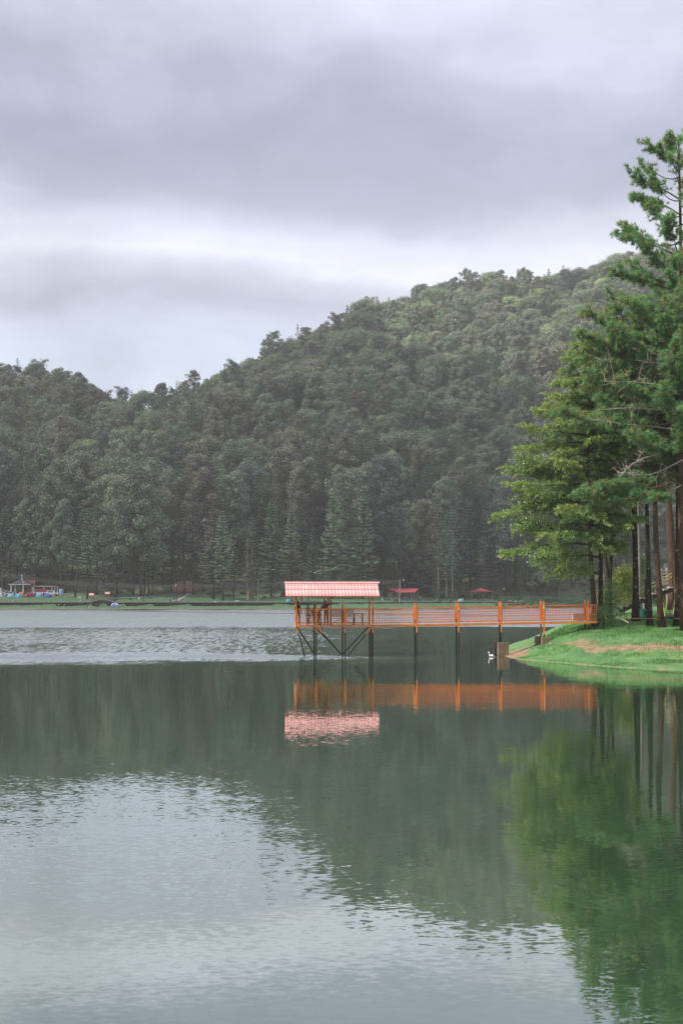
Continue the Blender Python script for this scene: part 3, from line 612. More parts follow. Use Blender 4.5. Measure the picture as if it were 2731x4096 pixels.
def body_mesh(pose):
    if pose in BODY: return BODY[pose]
    J = {k: tuple(POSES[pose].get(k, v[:3])) + v[3:] for k, v in J0.items()}; names = list(J); edges = list(BONES)
    for s, sg in (('R', 1), ('L', -1)):                                   # five fingers, unequal and slightly curled
        h = np.array(J['h' + s][:3]); w = np.array(J['w' + s][:3]); d = (h - w) / np.linalg.norm(h - w); a = np.cross(d, (0, 1, .3)); a /= np.linalg.norm(a)
        cu = np.cross(a, d) * -.3
        for q, (o, l) in enumerate(((-.030, .062), (-.010, .074), (.010, .080), (.029, .070), (.050, .030))):
            m1 = h + d * l * .55 + a * o; m2 = h + d * l * (1.0 if q < 4 else .9) + a * o * 1.15 + cu * l * .6
            J['f%s%d' % (s, q)] = tuple(m1) + (.0095, .0095); J['g%s%d' % (s, q)] = tuple(m2) + (.008, .008); names = list(J)
            edges += [('h' + s, 'f%s%d' % (s, q)), ('f%s%d' % (s, q), 'g%s%d' % (s, q))]
    me = bpy.data.meshes.new('pose'); me.from_pydata([J[n][:3] for n in names], [(names.index(a), names.index(b)) for a, b in edges], [])
    o = bpy.data.objects.new('pose', me); C.objects.link(o); sm = o.modifiers.new('s', 'SKIN'); sm.branch_smoothing = .4; sm.use_smooth_shade = True
    for i, n in enumerate(names): me.skin_vertices[0].data[i].radius = J[n][3:5]
    me.skin_vertices[0].data[names.index('pel')].use_root = True
    o.modifiers.new('d', 'SUBSURF').levels = 1
    out = bpy.data.meshes.new_from_object(o.evaluated_get(bpy.context.evaluated_depsgraph_get()))
    bpy.data.objects.remove(o)
    pts, reg = [], []
    for a, b in BONES:
        if a == 'hed' and b == 'nos': continue
        for q in np.linspace(.05, .95, 6):
            pts.append(np.array(J[a][:3]) * (1 - q) + np.array(J[b][:3]) * q); s = a[0] if a[:3] not in REG else a
            r = REG.get(a, {'s': 1, 'e': 4, 'w': 0, 'h': 0, 'p': 2, 'k': 2, 'a': 3}.get(a[0], 0))
            if a == 'che' and b == 'nec' and q > .6: r = 0
            if a == 'pel' and b == 'spi' and q > .45: r = 1
            reg.append(r)
    pts = np.array(pts)
    out.materials.clear()
    for _ in range(5): out.materials.append(SKIN)
    for p in out.polygons: p.material_index = reg[int(((pts - np.array(p.center)) ** 2).sum(1).argmin())]
    BODY[pose] = (out, J); return BODY[pose]
def person(label, loc, rz, pose, shirt, legs, h=1.7, sleeves=True, hair='short', group=None, near=False, haircol=None, shoes=(.03, .03, .03), cat='person'):
    me0, J = body_mesh(pose); me = me0.copy(); idx = np.empty(len(me.polygons), np.int32); me.polygons.foreach_get('material_index', idx); me.materials.clear()
    for m in (SKIN, paint(shirt) if shirt else SKIN, paint(legs), paint(shoes), (paint(shirt) if sleeves and shirt else SKIN)): me.materials.append(m)
    me.polygons.foreach_set('material_index', idx)
    t = tag(obj('person', me, None, loc, rz), label, cat, group); t.scale = (h / 1.7,) * 3
    c = np.array(J['hed'][:3]); tp = np.array(J['top'][:3]); d = (tp - np.array(J['jaw'][:3])); d /= np.linalg.norm(d)
    hm = MB(); hm.ball(c + d * .025 + np.array((0, .022, 0)), (.088, .098, .088), 9, 6)
    if hair == 'long':
        hm.tube([c + (0, .07, .02), c + (0, .11, -.12), c + (0, .125, -.30), c + (0, .11, -.46)], [.07, .075, .06, .025], 7)
    hm.build('hair' if hair != 'hat' else 'hat', paint(haircol) if haircol else HAIR, t, True)
    if near:
        for sx in (-.03, .03): e = MB(); e.ball(c + np.array((sx, -.083, -.005)), (.011, .008, .008), 6, 4); e.build('eye', HAIR, t, True)
        for sx in (-.082, .082): e = MB(); e.ball(c + np.array((sx, .005, -.02)), (.014, .022, .032), 6, 4); e.build('ear', SKIN, t, True)
    return t

# ------------------------------------------------------------------ the pier with its roofed platform
PA = math.radians(4.4); PO = Vector((-3.175, 100, 0)); ce, se = math.cos(PA), math.sin(PA)
def U(px, v=0.0):                             # position along the pier for a picture column
    s = (px - 1365.5) / F; ox, oy = PO.x - v * se, PO.y + v * ce
    return (s * oy - ox) / (ce - s * se)
def pier_w(u, v, z=0): return Vector((PO.x + u * ce - v * se, PO.y + u * se + v * ce, z))
pier = thing('pier', 'orange railed walkway on black stilts ending in a pink-roofed platform', 'pier', PO, PA)
UF = [U(q) for q in (1184.5, 1265, 1380, 1490)]; U0, U1 = UF[0], UF[3]; UE = U(2384)
PV, WV, DZ = 2.4, 1.15, 2.19
def wz(u): return DZ + max(0.0, u - U1) / (UE - U1) * .27
def post(u, v, zt_, zbot=-1.3, split=1.66, w=.095, name='post'):
    m = MB(); m.box((u, v, (split + zt_) / 2), (w, w, zt_ - split), 0); m.box((u, v, (zbot + split) / 2), (w * .96, w * .96, split - zbot), 1)
    m.box((u, v, zt_ + .012), (w * 1.12, w * 1.12, .024), 0); return m.build(name, [ORANGE, BLACKP], pier)
d_ = MB(); d_.box(((U0 + U1) / 2, PV / 2, DZ - .03), (U1 - U0, PV, .06)); d_.build('platform_deck', DECKM, pier)
d_ = MB()
for i in range(12):
    a, b2 = U1 + .004 + (UE - U1) * i / 12, U1 + .004 + (UE - U1) * (i + 1) / 12
    d_.beam((a, WV / 2, wz(a) - .03), (b2, WV / 2, wz(b2) - .03), WV - .02, .06)
d_.build('walkway_deck', DECKM, pier)
for v0 in (-.055, PV + .055):
    m = MB(); m.box(((U0 + U1) / 2, v0, DZ - .075), (U1 - U0 + .1, .07, .13)); m.build('edge_beam', ORANGE, pier)
for v0 in (-.05, WV + .04):
    m = MB(); m.beam((U1 + .06, v0, wz(U1) - .085), (UE, v0, wz(UE) - .085), .07, .15); m.build('edge_beam', ORANGE, pier)
for u0 in (U0, U1):
    m = MB(); m.box((u0, PV / 2, DZ - .10), (.08, PV, .12)); m.build('cross_beam', ORANGE, pier)
for u0 in UF[1:3]:
    m = MB(); m.box((u0, PV / 2, DZ - .13), (.08, PV, .12)); m.build('cross_beam', BLACKP, pier)
# platform posts
m = MB(); m.box((UF[0], 0, (2.05 + 4.3) / 2), (.10, .10, 4.3 - 2.05)); m.build('roof_post', ORANGE, pier)
m = MB(); m.box((UF[0] + .14, PV - .05, (2.05 + 4.25) / 2), (.09, .09, 4.25 - 2.05)); m.build('roof_post', ORANGE, pier)
post(UF[1], 0, 3.56); post(UF[1], PV, 3.56, split=1.72, w=.12); post(UF[2], 0, 3.56); post(UF[2], PV, 3.56)
post(UF[3], 0, 4.3, name='roof_post'); post(UF[3], PV, 4.25, name='roof_post'); post(UF[3] + .02, WV + .15, 2.1, split=1.9)
for px in (1313, 1322.5):
    m = MB(); m.box((U(px, PV), PV - .02 if px > 1320 else PV + .1, (DZ + 4.35) / 2), (.085, .085, 4.35 - DZ)); m.build('roof_post', ORANGE, pier)
def brace(a, b, k=.26, w=.085):
    a, b = np.array(a, float), np.array(b, float); c = a + (b - a) * k; m = MB(); m.beam(a, c, w, w, 0); m.beam(c, b, w * .97, w * .97, 1); return m.build('brace', [ORANGE, BLACKP], pier)
brace((UF[0] + .03, 0, 2.10), (U(1222), 0, -.15), .2); brace((UF[0] + .06, .45, 2.08), (UF[1] - .05, PV - .1, .15), .2)
brace((UF[1] + .09, 0, 2.02), (UF[2] - .12, 0, -.02), .21); brace((UF[1] + .05, PV, 2.02), (UF[2] - .1, PV, .05), .02)
brace((UF[3] - .06, 0, 2.05), (UF[2] + .10, 0, -.08), .24); brace((UF[3] - .06, PV, 2.05), (UF[2] + .02, PV, .05), .02)
# walkway posts, concrete footings
WP = [(1664.5, 1657.5, 3.69), (1831.5, 1823, 3.73), (2000.5, 1995, 3.78), (2171.5, 2160, 3.86), (2348, 2335.5, 3.93)]
for i, (pf, pr, zt_) in enumerate(WP):
    uf, ur = U(pf), U(pr, WV); gz = float(zb(*pier_w(uf, 0)[:2])); gz2 = float(zb(*pier_w(ur, WV)[:2]))
    sp = 1.66 if i < 3 else (1.52 if i == 3 else 2.2)
    post(uf, -.04, zt_, split=sp, zbot=-1.3); post(ur, WV + .03, zt_, split=sp + (.9 if i < 3 else 0), zbot=-1.3)
    if i in (2, 3):
        zc = .88 if i == 2 else 1.28
        for uu, vv, ww in ((uf + .02, -.04, 0.76 if i == 2 else .66), (ur - .12, WV + .03, .6)):
            m = MB(); m.box((uu + (.10 if vv < 0 else 0), vv, zc / 2 - .3), (ww, .62, zc + .6), taper=.97); m.box((uu + (.10 if vv < 0 else 0), vv, zc + .03), (ww * .99, .61, .05), taper=.96); m.build('concrete_footing', CONC, pier)
m = MB(); m.box((U(2171.5), -.125, wz(U(2171)) + 1.0), (.10, .07, .17)); m.build('junction_box', CONC_L, pier)
m = MB(); m.box((U(1831.5), -.125, wz(U(1831)) + 1.0), (.09, .07, .15)); m.build('junction_box', CONC_L, pier)
# railings: a frame for every bay, every rod of its mesh a piece of its own on the near side
RODV = MB().box((0, 0, 0), (.018, .018, 1.0)).build('rod', ORANGE, link=False); RODH = MB().box((0, 0, 0), (1.0, .018, .018)).build('rod', ORANGE, link=False)
RODV2 = RODV.copy(); RODV2.materials[0] = ORANGE_RED; RODH2 = RODH.copy(); RODH2.materials[0] = ORANGE_RED
def rod(me, par, loc, scale, ry=0.0):
    o = bpy.data.objects.new('rod', me); C.objects.link(o); o.parent = par; o.location = loc; o.scale = scale; o.rotation_euler = (0, ry, 0)
def railing(ua, ub, v, za, zb_, H, rows, step, fr, single, thick=(), om=None):
    om = om or ORANGE
    f_ = MB(); L = ub - ua
    for k, (h0, w) in enumerate(fr): f_.beam((ua, v, za + h0), (ub, v, zb_ + h0), .05, w)
    f_.beam((ua + .02, v, za + .12), (ua + .02, v, za + H), .045); f_.beam((ub - .02, v, zb_ + .12), (ub - .02, v, zb_ + H), .045)
    if not single:
        n = max(2, round(L / step)); g = MB()
        for i in range(1, n): u = ua + L * i / n; z = za + (zb_ - za) * i / n; g.box((u, v, z + (H + .12) / 2), (.013, .013, H - .12))
        for i in range(1, rows): hh = .12 + (H - .12) * i / rows; g.beam((ua, v, za + hh), (ub, v, zb_ + hh), .012, .013)
        p = f_.build('railing_frame', om, pier); return tag(g.build('railing_mesh', om, p), kind='stuff')
    p = f_.build('railing_frame', om, pier); n = max(2, round(L / step)); rv, rh = (RODV, RODH) if om is ORANGE else (RODV2, RODH2); sl_ = math.atan2(zb_ - za, L)
    for i in range(1, n):
        u = ua + L * i / n; z = za + (zb_ - za) * i / n; rod(rv, p, (u, v, z + (H + .12) / 2), (1.1, 1, H - .12))
    for i in range(1, rows):
        hh = .12 + (H - .12) * i / rows; rod(rh, p, ((ua + ub) / 2, v - .004, (za + zb_) / 2 + hh), (L, 1, 2.0 if i in thick else 1.1), -sl_)
for i in range(3):
    fr = [(1.12, .075 if i == 1 else .055), (.12, .05)]
    railing(UF[i] + .05, UF[i + 1] - .05, 0, DZ, DZ, 1.12, 6, .125, fr, True)
    railing(UF[i] + .05, UF[i + 1] - .05, PV, DZ, DZ, 1.12, 6, .125, [(1.12, .055), (.12, .05)], False)
f_ = MB()
for h0 in (.12, 1.12): f_.beam((U0, .06, DZ + h0), (U0, PV - .06, DZ + h0), .05, .055)
p = f_.build('railing_frame', ORANGE, pier); g = MB()
for i in range(1, 19): g.box((U0, .06 + i * .125, DZ + .62), (.022, .022, 1.0))
for i in range(1, 6): g.box((U0, PV / 2, DZ + .12 + i / 6), (.02, PV - .1, .024))
tag(g.build('railing_mesh', ORANGE, p), kind='stuff')
uf = [UF[3]] + [U(q[0]) for q in WP] + [UE]; ur = [UF[3]] + [U(q[1], WV) for q in WP] + [UE]
for i in range(6):
    a, b2 = uf[i] + .06, uf[i + 1] - .06
    railing(a, b2, -.02, wz(a), wz(b2), 1.13, 6, .20 if i < 5 else .15, [(1.13, .06), (.12, .055)], True, (2, 4), ORANGE_RED if i > 0 else None)
    a, b2 = ur[i] + .06, ur[i + 1] - .06
    railing(a, b2, WV + .02, wz(a), wz(b2), 1.13, 6, .135, [(1.13, .06), (.12, .05)], False, (), ORANGE_RED if i > 0 else None)
# roof: frame, tiles one by one, ridge cap
RZ, RE, RVm, RV0, RV1 = 5.13, 4.19, 1.2, -.36, 2.76; ra, rb = U(1143.5), U(1517.0)
rf = MB()
for sg in (0, 1):
    v0 = RV0 if sg == 0 else RV1
    for uu in np.linspace(ra + .1, rb - .1, 6): rf.beam((uu, v0, RE - .05), (uu, RVm, RZ - .06), .05, .05)
    for q in (.04, .35, .7): rf.beam((ra + .03, v0 + (RVm - v0) * q, RE - .07 + (RZ - RE) * q), (rb - .03, v0 + (RVm - v0) * q, RE - .07 + (RZ - RE) * q), .04, .04)
roof = rf.build('roof', ORANGE, pier)
m = MB(); m.beam((ra - .06, RVm, RZ - .03), (rb + .06, RVm, RZ - .03), .09, .09); m.build('ridge_beam', ORANGE, roof)
rows = [(0.0, .46), (.46, .80), (.80, 1.0)]; NC = 28; TW = (rb - ra) / NC; RL = math.hypot(RVm - RV0, RZ - RE)
def tile_mesh(L):
    n = 9; xs = np.linspace(-TW * .54, TW * .54, n); h = np.where(np.abs(xs) < TW * .5, .034 * np.abs(np.cos(xs / TW * PI * .98)) ** .5, -.006) ; v = []
    for y, dz in ((0, .016), (L + .04, .0)): v += [(x, y, hh + dz) for x, hh in zip(xs, h)]
    v += [(x, 0, hh + .016 - .014) for x, hh in zip(xs, h)]
    f = [(i, i + 1, n + i + 1, n + i) for i in range(n - 1)] + [(i + 1, i, 2 * n + i, 2 * n + i + 1) for i in range(n - 1)]
    return MB().add(v, f).build('roof_tile', ROOFPINK, link=False, smooth=True)
TM = [tile_mesh(RL * (b2 - a)) for a, b2 in rows]
for sg in (0, 1):
    v0 = RV0 if sg == 0 else RV1; ang_ = math.atan2(RZ - RE, abs(RVm - v0))
    for (a, b2), me in zip(rows, TM):
        for i in range(NC):
            o = bpy.data.objects.new('roof_tile', me); C.objects.link(o); o.parent = roof
            o.location = (ra + TW * (i + .5), v0 + (RVm - v0) * a, RE + (RZ - RE) * a + rng.normal(0, .002)); o.rotation_euler = (ang_, 0, 0) if sg == 0 else (ang_, 0, PI)
m = MB(); t_ = np.linspace(-.2, PI + .2, 9); pr = [(RVm - .13 * math.cos(q), RZ + .015 + .085 * math.sin(q)) for q in t_]
v = [(u, a, z) for u in (ra - .05, rb + .12) for a, z in pr]; k = len(pr)
m.add(v, [(i, i + 1, k + i + 1, k + i) for i in range(k - 1)]); m.add(v[:k], [tuple(range(k))]); m.add(v[k:], [tuple(range(k))[::-1]])
m.build('ridge_cap', ROOFPINK, roof, True)
# furniture on the platform
def pw(px, v, z=DZ): return pier_w(U(px, v), v, z)
def mesh_bench(label, px, v, w, rz=0.0):
    t = thing('bench', label, 'bench', pw(px, v), PA + rz, 'black mesh benches under the pink roof')
    for nm, y, z, d in (('seat', .0, .46, (w, .40, .03)), ('backrest', .24, .84, (w, .03, .50))):
        m = MB()
        if nm == 'seat': m.box((0, y, z), d)
        else:
            for i in range(int(w / .09)): m.beam((-w / 2 + i * .09 + .02, y, z - .25), (-w / 2 + i * .09 + .13, y, z + .25), .045, .02)
            for zz in (-.25, .25): m.box((0, y, z + zz), (w, .035, .05))
        m.build(nm, BLACKM, t)
    for sx in (-1, 1):
        m = MB(); m.beam((sx * w * .46, -.18, .45), (sx * w * .46, -.2, 0), .04); m.beam((sx * w * .46, .2, .45), (sx * w * .46, .26, 0), .04); m.build('leg', BLACKM, t)
        m = MB(); m.beam((sx * w * .44, .05, .05), (sx * .02, .05, .44), .03); m.build('stay', BLACKM, t)
    return t
mesh_bench('long black mesh bench under the right half of the pink roof', 1368, 1.55, 1.75, PI)
mesh_bench('short black mesh bench between the seated boy and the crouched visitor', 1258, 1.9, 1.0, PI)
t = thing('table', 'black metal table frame beside the long bench on the platform', 'table', pw(1433, 1.2), PA)
m = MB(); m.box((0, 0, .80), (.62, .7, .03)); m.build('tabletop', BLACKM, t)
for sx, sy in ((-1, -1), (1, -1), (1, 1), (-1, 1)): m = MB(); m.beam((sx * .28, sy * .32, .785), (sx * .28, sy * .32, 0), .04); m.build('leg', BLACKM, t)
m = MB(); m.beam((-.26, -.3, .78), (.26, -.3, .45), .03); m.build('stay', BLACKM, t)
GP = 'visitors on the roofed platform'
person('woman with long black ponytail and dark red top at the platform corner', pw(1192, .75), PA + 2.6, 'stand2', (.16, .012, .022), (.012, .012, .018), 1.64, True, 'long', GP, True, shoes=(.6, .5, .52))
person('boy in grey striped shirt facing the lake from the platform', pw(1232, 1.0), PA + .15, 'stand', (.035, .034, .038), (.12, .12, .12), 1.44, True, 'short', GP, True)
person('person half hidden behind the second platform post', pw(1259, 1.3), PA + .5, 'stand', (.02, .018, .02), (.015, .015, .02), 1.43, True, 'short', GP, True)
person('person in grey shirt bending down beside the red striped shirt', pw(1275, 1.1), PA + 1.2, 'bend', (.085, .08, .09), (.012, .012, .016), 1.66, True, 'short', GP, True)
rp = person('man in red shirt with grey chest band lifting an arm to his brow', pw(1304, 1.35), PA - .5, 'salute', (.38, .022, .045), (.014, .012, .016), 1.72, True, 'short', GP, True)
# duck by the concrete footing
t = thing('duck', 'white and black duck floating beside the concrete footing', 'duck', W(1971, 2628), .0)
m = MB(); m.lathe([(.001, -.30), (.06, -.26), (.115, -.12), (.125, .02), (.10, .16), (.05, .25), (.001, .28)], 10)
v = m.v[0]; m.v[0] = np.stack([v[:, 2] * 1.0, v[:, 0], v[:, 1] * .85 + .08 + np.where(v[:, 2] > .18, .03, 0)], 1)
m.tube([(-.20, 0, .11), (-.27, 0, .20), (-.27, 0, .27), (-.29, 0, .31)], [.07, .045, .04, .05], 8); m.ball((-.305, 0, .32), (.058, .045, .045), 8, 6)
m.build('body', WHITE, t, True); m = MB(); m.beam((-.35, 0, .315), (-.415, 0, .30), .04, .018); m.build('beak', paint((.35, .10, .05)), t)
for s in (-1, 1): m = MB(); m.ball((.12, s * .085, .13), (.19, .035, .07), 8, 6); m.build('wing', BLACKM, t, True)
m = MB(); m.beam((.24, 0, .13), (.40, 0, .15), .10, .025); m.build('tail', BLACKM, t)

# ------------------------------------------------------------------ the trees on the near bank
def pxline(pts, Y): return [P(a, b, Y if len(c) == 0 else c[0]) for a, b, *c in pts]
def tree_root(name, label, cat, line):
    b0 = line[0].copy(); b0.z = float(zb(b0.x, b0.y)) - .05
    t = thing(name, label, cat, b0); return t, [np.array(q - b0) for q in [b0] + line[1:]]
def smooth_line(pts, n=14):
    pts = np.array(pts); s = np.concatenate([[0], np.cumsum(np.linalg.norm(np.diff(pts, axis=0), axis=1))]); q = np.linspace(0, s[-1], n)
    out = np.stack([np.interp(q, s, pts[:, i]) for i in range(3)], 1)
    for _ in range(2): out[1:-1] = out[1:-1] * .5 + (out[:-2] + out[2:]) * .25
    return out
def on_line(pts, z): return np.array([np.interp(z, pts[:, 2], pts[:, i]) for i in range(3)])
def flare(n, r0, r1): q = np.linspace(0, 1, n); return r1 + (r0 - r1) * (1 - q) ** .9 + r0 * .45 * np.exp(-q * 26)
def cypress_limb(tr, cr, o, a, L, dens=1.0, rise=None, sag=None, col=(.085, .175, .09), tip=(.34, .38, .15)):
    rise = rng.uniform(.0, .42) if rise is None else rise; sag = rng.uniform(.22, .55) if sag is None else sag
    s = np.linspace(0, 1, 8); wob = rng.normal(0, .03, 8).cumsum() * L * .25
    bp = np.stack([o[0] + math.cos(a) * L * s - math.sin(a) * wob, o[1] + math.sin(a) * L * s + math.cos(a) * wob, o[2] + L * (rise * s - sag * s ** 2 + .20 * s ** 4)], 1)
    tr.tube(bp, np.linspace(.03 + .011 * L, .012, 8), 5, cap=False)
    nb = int(L * 8.5 * dens) + 3
    for i in range(nb):
        q = .16 + .84 * (i + rng.random()) / nb; b0 = np.array([np.interp(q, s, bp[:, x]) for x in range(3)]); sd = 1 if i % 2 else -1
        ta = a + sd * rng.uniform(.35, 1.25); l = (.45 + .16 * L * (1.1 - q)) * rng.uniform(.7, 1.3); dz = rng.uniform(-.7, .35)
        dr = np.array((math.cos(ta), math.sin(ta), dz)); n = int(26 * dens * (.6 + l)); u = rng.uniform(.05, 1, n) ** .8
        cen = b0 + dr * l * u[:, None] + np.array((0, 0, -.14)) * (l * u ** 2)[:, None] + rng.normal(0, .085, (n, 3)) * np.array((1, 1, .62))
        ld = dr * .8 + rng.normal(0, .55, (n, 3)) + np.array((0, 0, -.05)); k = np.clip(q * .55 + u * .45 + rng.normal(0, .2, n), 0, 1)[:, None] ** 1.7
        leaves(cr, cen, ld, rng.uniform(.13, .25, n), rng.uniform(.055, .10, n), cvar((1, 1, 1), n, .2, .06) * (np.array(col) * (1 - k) + np.array(tip) * k))
def cypress(name, label, line, r, zlow, n, Lf, cat='tree', dens=1.0, bark=BARK_RED, cols=None):
    t, pts = tree_root(name, label, cat, line); pts = smooth_line(pts); tr, cr = MB(), MB(); h = pts[-1, 2]; kw = cols or {}
    tr.tube(pts, flare(14, r, .03), 10)
    for i in range(n):
        z = zlow + (h - zlow) * ((i + rng.random()) / n) ** .95; a = i * 2.4 + rng.normal(0, .3); L = Lf((z - zlow) / (h - zlow), a) * rng.uniform(.72, 1.12)
        if L > .3: cypress_limb(tr, cr, on_line(pts, z), a, L, dens, **kw)
    tr.build('trunk', bark, t, True); cr.build('crown', [bark, LEAF_NEAR], t); return t
PGREEN, POLD = np.array((.18, .29, .165)), np.array((.42, .25, .11))
def tuft(cr, c, d, n=15, ln=.30, old=.0, wide=.026):
    d = np.array(d) / np.linalg.norm(d); dr = d * rng.uniform(.35, 1.2, (n, 1)) + rng.normal(0, .52, (n, 3)); dr /= np.linalg.norm(dr, axis=1)[:, None]
    k = np.full((n, 1), rng.random() < old * .8) & (rng.random((n, 1)) < .8); base = PGREEN * rng.uniform(.75, 1.35)
    col = np.where(k, POLD * rng.uniform(.6, 1.2), base) * (1 + rng.normal(0, .15, (n, 1)))
    leaves(cr, np.array(c) + rng.normal(0, .02, (n, 3)), dr + np.array((0, 0, -.22)), rng.uniform(.7, 1.15, n) * ln, wide * rng.uniform(.7, 1.6, n), col.clip(.01, .6))
def pine_limb(tr, cr, bp, L, dens=1.0, q0=.35, old=.18, r0=None):
    bp = np.array(bp); s = np.linspace(0, 1, len(bp)); tr.tube(bp, np.linspace(r0 or (.025 + .011 * L), .012, len(bp)), 5, cap=False)
    dirn = bp[-1] - bp[0]; a = math.atan2(dirn[1], dirn[0]); nt_ = int(L * 6.0 * dens) + 2
    for i in range(nt_):
        q = min(1, q0 + (1 - q0) * (i + rng.random()) / nt_); b0 = np.array([np.interp(q, s, bp[:, x]) for x in range(3)])
        ta = a + rng.normal(0, .9); l = rng.uniform(.35, .95) * (.6 + .12 * L); e = b0 + l * np.array((math.cos(ta), math.sin(ta), rng.uniform(-.25, .55)))
        mid = (b0 + e) / 2 + np.array((0, 0, -.07)); tr.tube([b0, mid, e], [.018, .013, .008], 3, cap=False)
        for k in range(int(4 + l * 5)):
            u = rng.uniform(.35, 1.02); c = b0 + (e - b0) * u + rng.normal(0, .10, 3); dd = (e - b0) / l + rng.normal(0, .45, 3) + np.array((0, 0, .35)); tuft(cr, c, dd, 20, rng.uniform(.24, .38), old * (1.7 if u < .75 else .7))
def near_pine(name, label, line, r, zlow, n, Lf, dens=1.0, old=.18, bark=BARK_RED, extra=(), dead=(), arng=None, top=True):
    t, pts = tree_root(name, label, 'tree', line); pts = smooth_line(pts); tr, cr = MB(), MB(); h = pts[-1, 2]; b0 = np.array(t.location)
    tr.tube(pts, flare(14, r, .05), 10)
    for i in range(n):
        z = zlow + (h - zlow) * ((i + rng.random()) / n) ** 1.55; a = i * 2.4 + rng.normal(0, .3) if arng is None else rng.uniform(*arng); tt = (z - zlow) / (h - zlow)
        L = Lf(tt, a) * rng.uniform(.7, 1.12)
        if L < .3: continue
        o = on_line(pts, z); s = np.linspace(0, 1, 6); up = rng.uniform(.0, .35) + .45 * tt
        bp = np.stack([o[0] + math.cos(a) * L * s, o[1] + math.sin(a) * L * s, o[2] + L * (up * s ** 1.3 - .18 * np.sin(s * PI))], 1); pine_limb(tr, cr, bp, L, dens * (1.0 if tt < .72 else .62), .3 + .32 * (tt > .6), old)
    if top:
        for k in range(14): tuft(cr, pts[-1] + rng.normal(0, .14, 3), (rng.normal(0, .3), rng.normal(0, .3), 1), 15, .3)
    for ln in extra:
        bp = smooth_line([np.array(q) - b0 for q in ln], 8); pine_limb(tr, cr, bp, float(np.linalg.norm(bp[-1] - bp[0])), 1.35, .35, .15)
    tr.build('trunk', bark, t, True); cr.build('crown', [bark, LEAF_NEAR], t)
    for ln in dead:
        m = MB(); bp = smooth_line([np.array(q) - b0 for q in ln], 9); m.tube(bp, np.linspace(.055, .02, 9), 5)
        for k in range(11):
            q = rng.uniform(.2, 1); c = np.array([np.interp(q, np.linspace(0, 1, 9), bp[:, x]) for x in range(3)]); a = rng.uniform(-1, 1) + PI; dv = np.array((math.cos(a) * .6, math.sin(a) * .6, rng.normal(0, .6))); l = rng.uniform(.4, 1.3)
            cv = rng.normal(0, .3, 3); s = np.linspace(0, 1, 5)[:, None]; m.tube(c + dv * l * s + cv * l * s * s, np.linspace(.022, .008, 5), 4, cap=False)
            for _ in range(3): q2 = rng.uniform(.3, 1); c2 = c + dv * l * q2 + cv * l * q2 * q2; d2 = rng.normal(0, 1, 3); m.tube([c2, c2 + d2 * .2, c2 + d2 * .3 + rng.normal(0, .1, 3)], [.011, .008, .005], 3, cap=False)
        m.build('dead_branch', TWIG_PALE, t)
    return t
def near_oak(name, label, stems, r, limbs, nclump, bark, col=(.25, .29, .12)):
    t, p0 = tree_root(name, label, 'tree', stems[0]); b0 = np.array(t.location); tr, cr = MB(), MB(); ends = []
    for i, st in enumerate(stems):
        pts = smooth_line([np.array(q) - b0 if (i or j) else np.zeros(3) for j, q in enumerate(st)]); tr.tube(pts, flare(14, r * (1 if i == 0 else .7), .06), 9)
    for ln, w in limbs:
        bp = smooth_line([np.array(q) - b0 for q in ln], 9); tr.tube(bp, np.linspace(.09, .02, 9), 6, cap=False); L = np.linalg.norm(bp[-1] - bp[0])
        for k in range(int(nclump * L)):
            q = rng.uniform(.25, 1.05); c = np.array([np.interp(q, np.linspace(0, 1, 9), bp[:, x]) for x in range(3)]); off = rng.normal(0, 1, 3) * np.array((w, w, w * .62)) * (.35 + .65 * q); e = c + off
            tr.tube([c, c + off * .5 + (0, 0, .08), e], [.02, .014, .007], 3, cap=False)
            n = 34; d = rand_unit(n); cen = e + d * rng.uniform(.1, .42, (n, 1)); nn = d * .5 + rng.normal(0, .6, (n, 3)) + np.array((0, 0, .7))
            leaves(cr, cen, d + rng.normal(0, .5, (n, 3)), rng.uniform(.11, .19, n), rng.uniform(.06, .10, n), cvar(np.array(col) * rng.uniform(.75, 1.35), n, .25, .12), nn, quad=True)
    tr.build('trunk', bark, t, True); cr.build('crown', [bark, LEAF_OAK], t); return t
def side(left, other, ph=PI):                 # limbs longer towards the open lake
    return lambda a: other + (left - other) * max(0.0, math.cos(a - ph)) ** 1.3
# leaning cypress over the end of the walkway
sL = side(1.0, .52)
def L1(t, a): return np.interp(t, [0, .15, .3, .45, .6, .75, .9, 1], [5.6, 7.4, 6.8, 5.6, 4.4, 3.3, 2.1, .6]) * sL(a)
cypress('cypress_tree', 'leaning cypress at the walkway end with boughs reaching over the lake', pxline([(2379, 2496), (2372, 2380), (2357, 2180), (2345, 2010), (2350, 1700), (2372, 1330)], 103), .20, 5.6, 92, L1, dens=1.0)
cypress('cypress_tree', 'dark cypress with a thick lichen-spotted trunk left of the green tyre', pxline([(2541, 2490), (2540, 2180), (2531, 1962), (2525, 1500), (2515, 1290)], 105), .25, 9.8, 52, lambda t, a: np.interp(t, [0, .2, .5, .8, 1], [4.2, 5.6, 4.6, 2.6, .5]) * side(1.25, .8)(a), dens=.95, bark=BARK_DARK)
cypress('cypress_tree', 'slim dark cypress trunk just right of the green tyre', pxline([(2597, 2499), (2589, 2180), (2581, 1856), (2578, 1440)], 101.5), .19, 10.5, 34, lambda t, a: np.interp(t, [0, .3, 1], [3.2, 3.8, .5]), dens=.9, bark=BARK_DARK)
cypress('cypress_tree', 'cypress with a dark forked-looking trunk beside the tyre swing', pxline([(2704, 2490), (2710, 2180), (2706, 1900), (2700, 1400)], 101), .20, 9.5, 30, lambda t, a: np.interp(t, [0, .3, 1], [3.0, 3.6, .5]), dens=.85, bark=BARK_DARK)
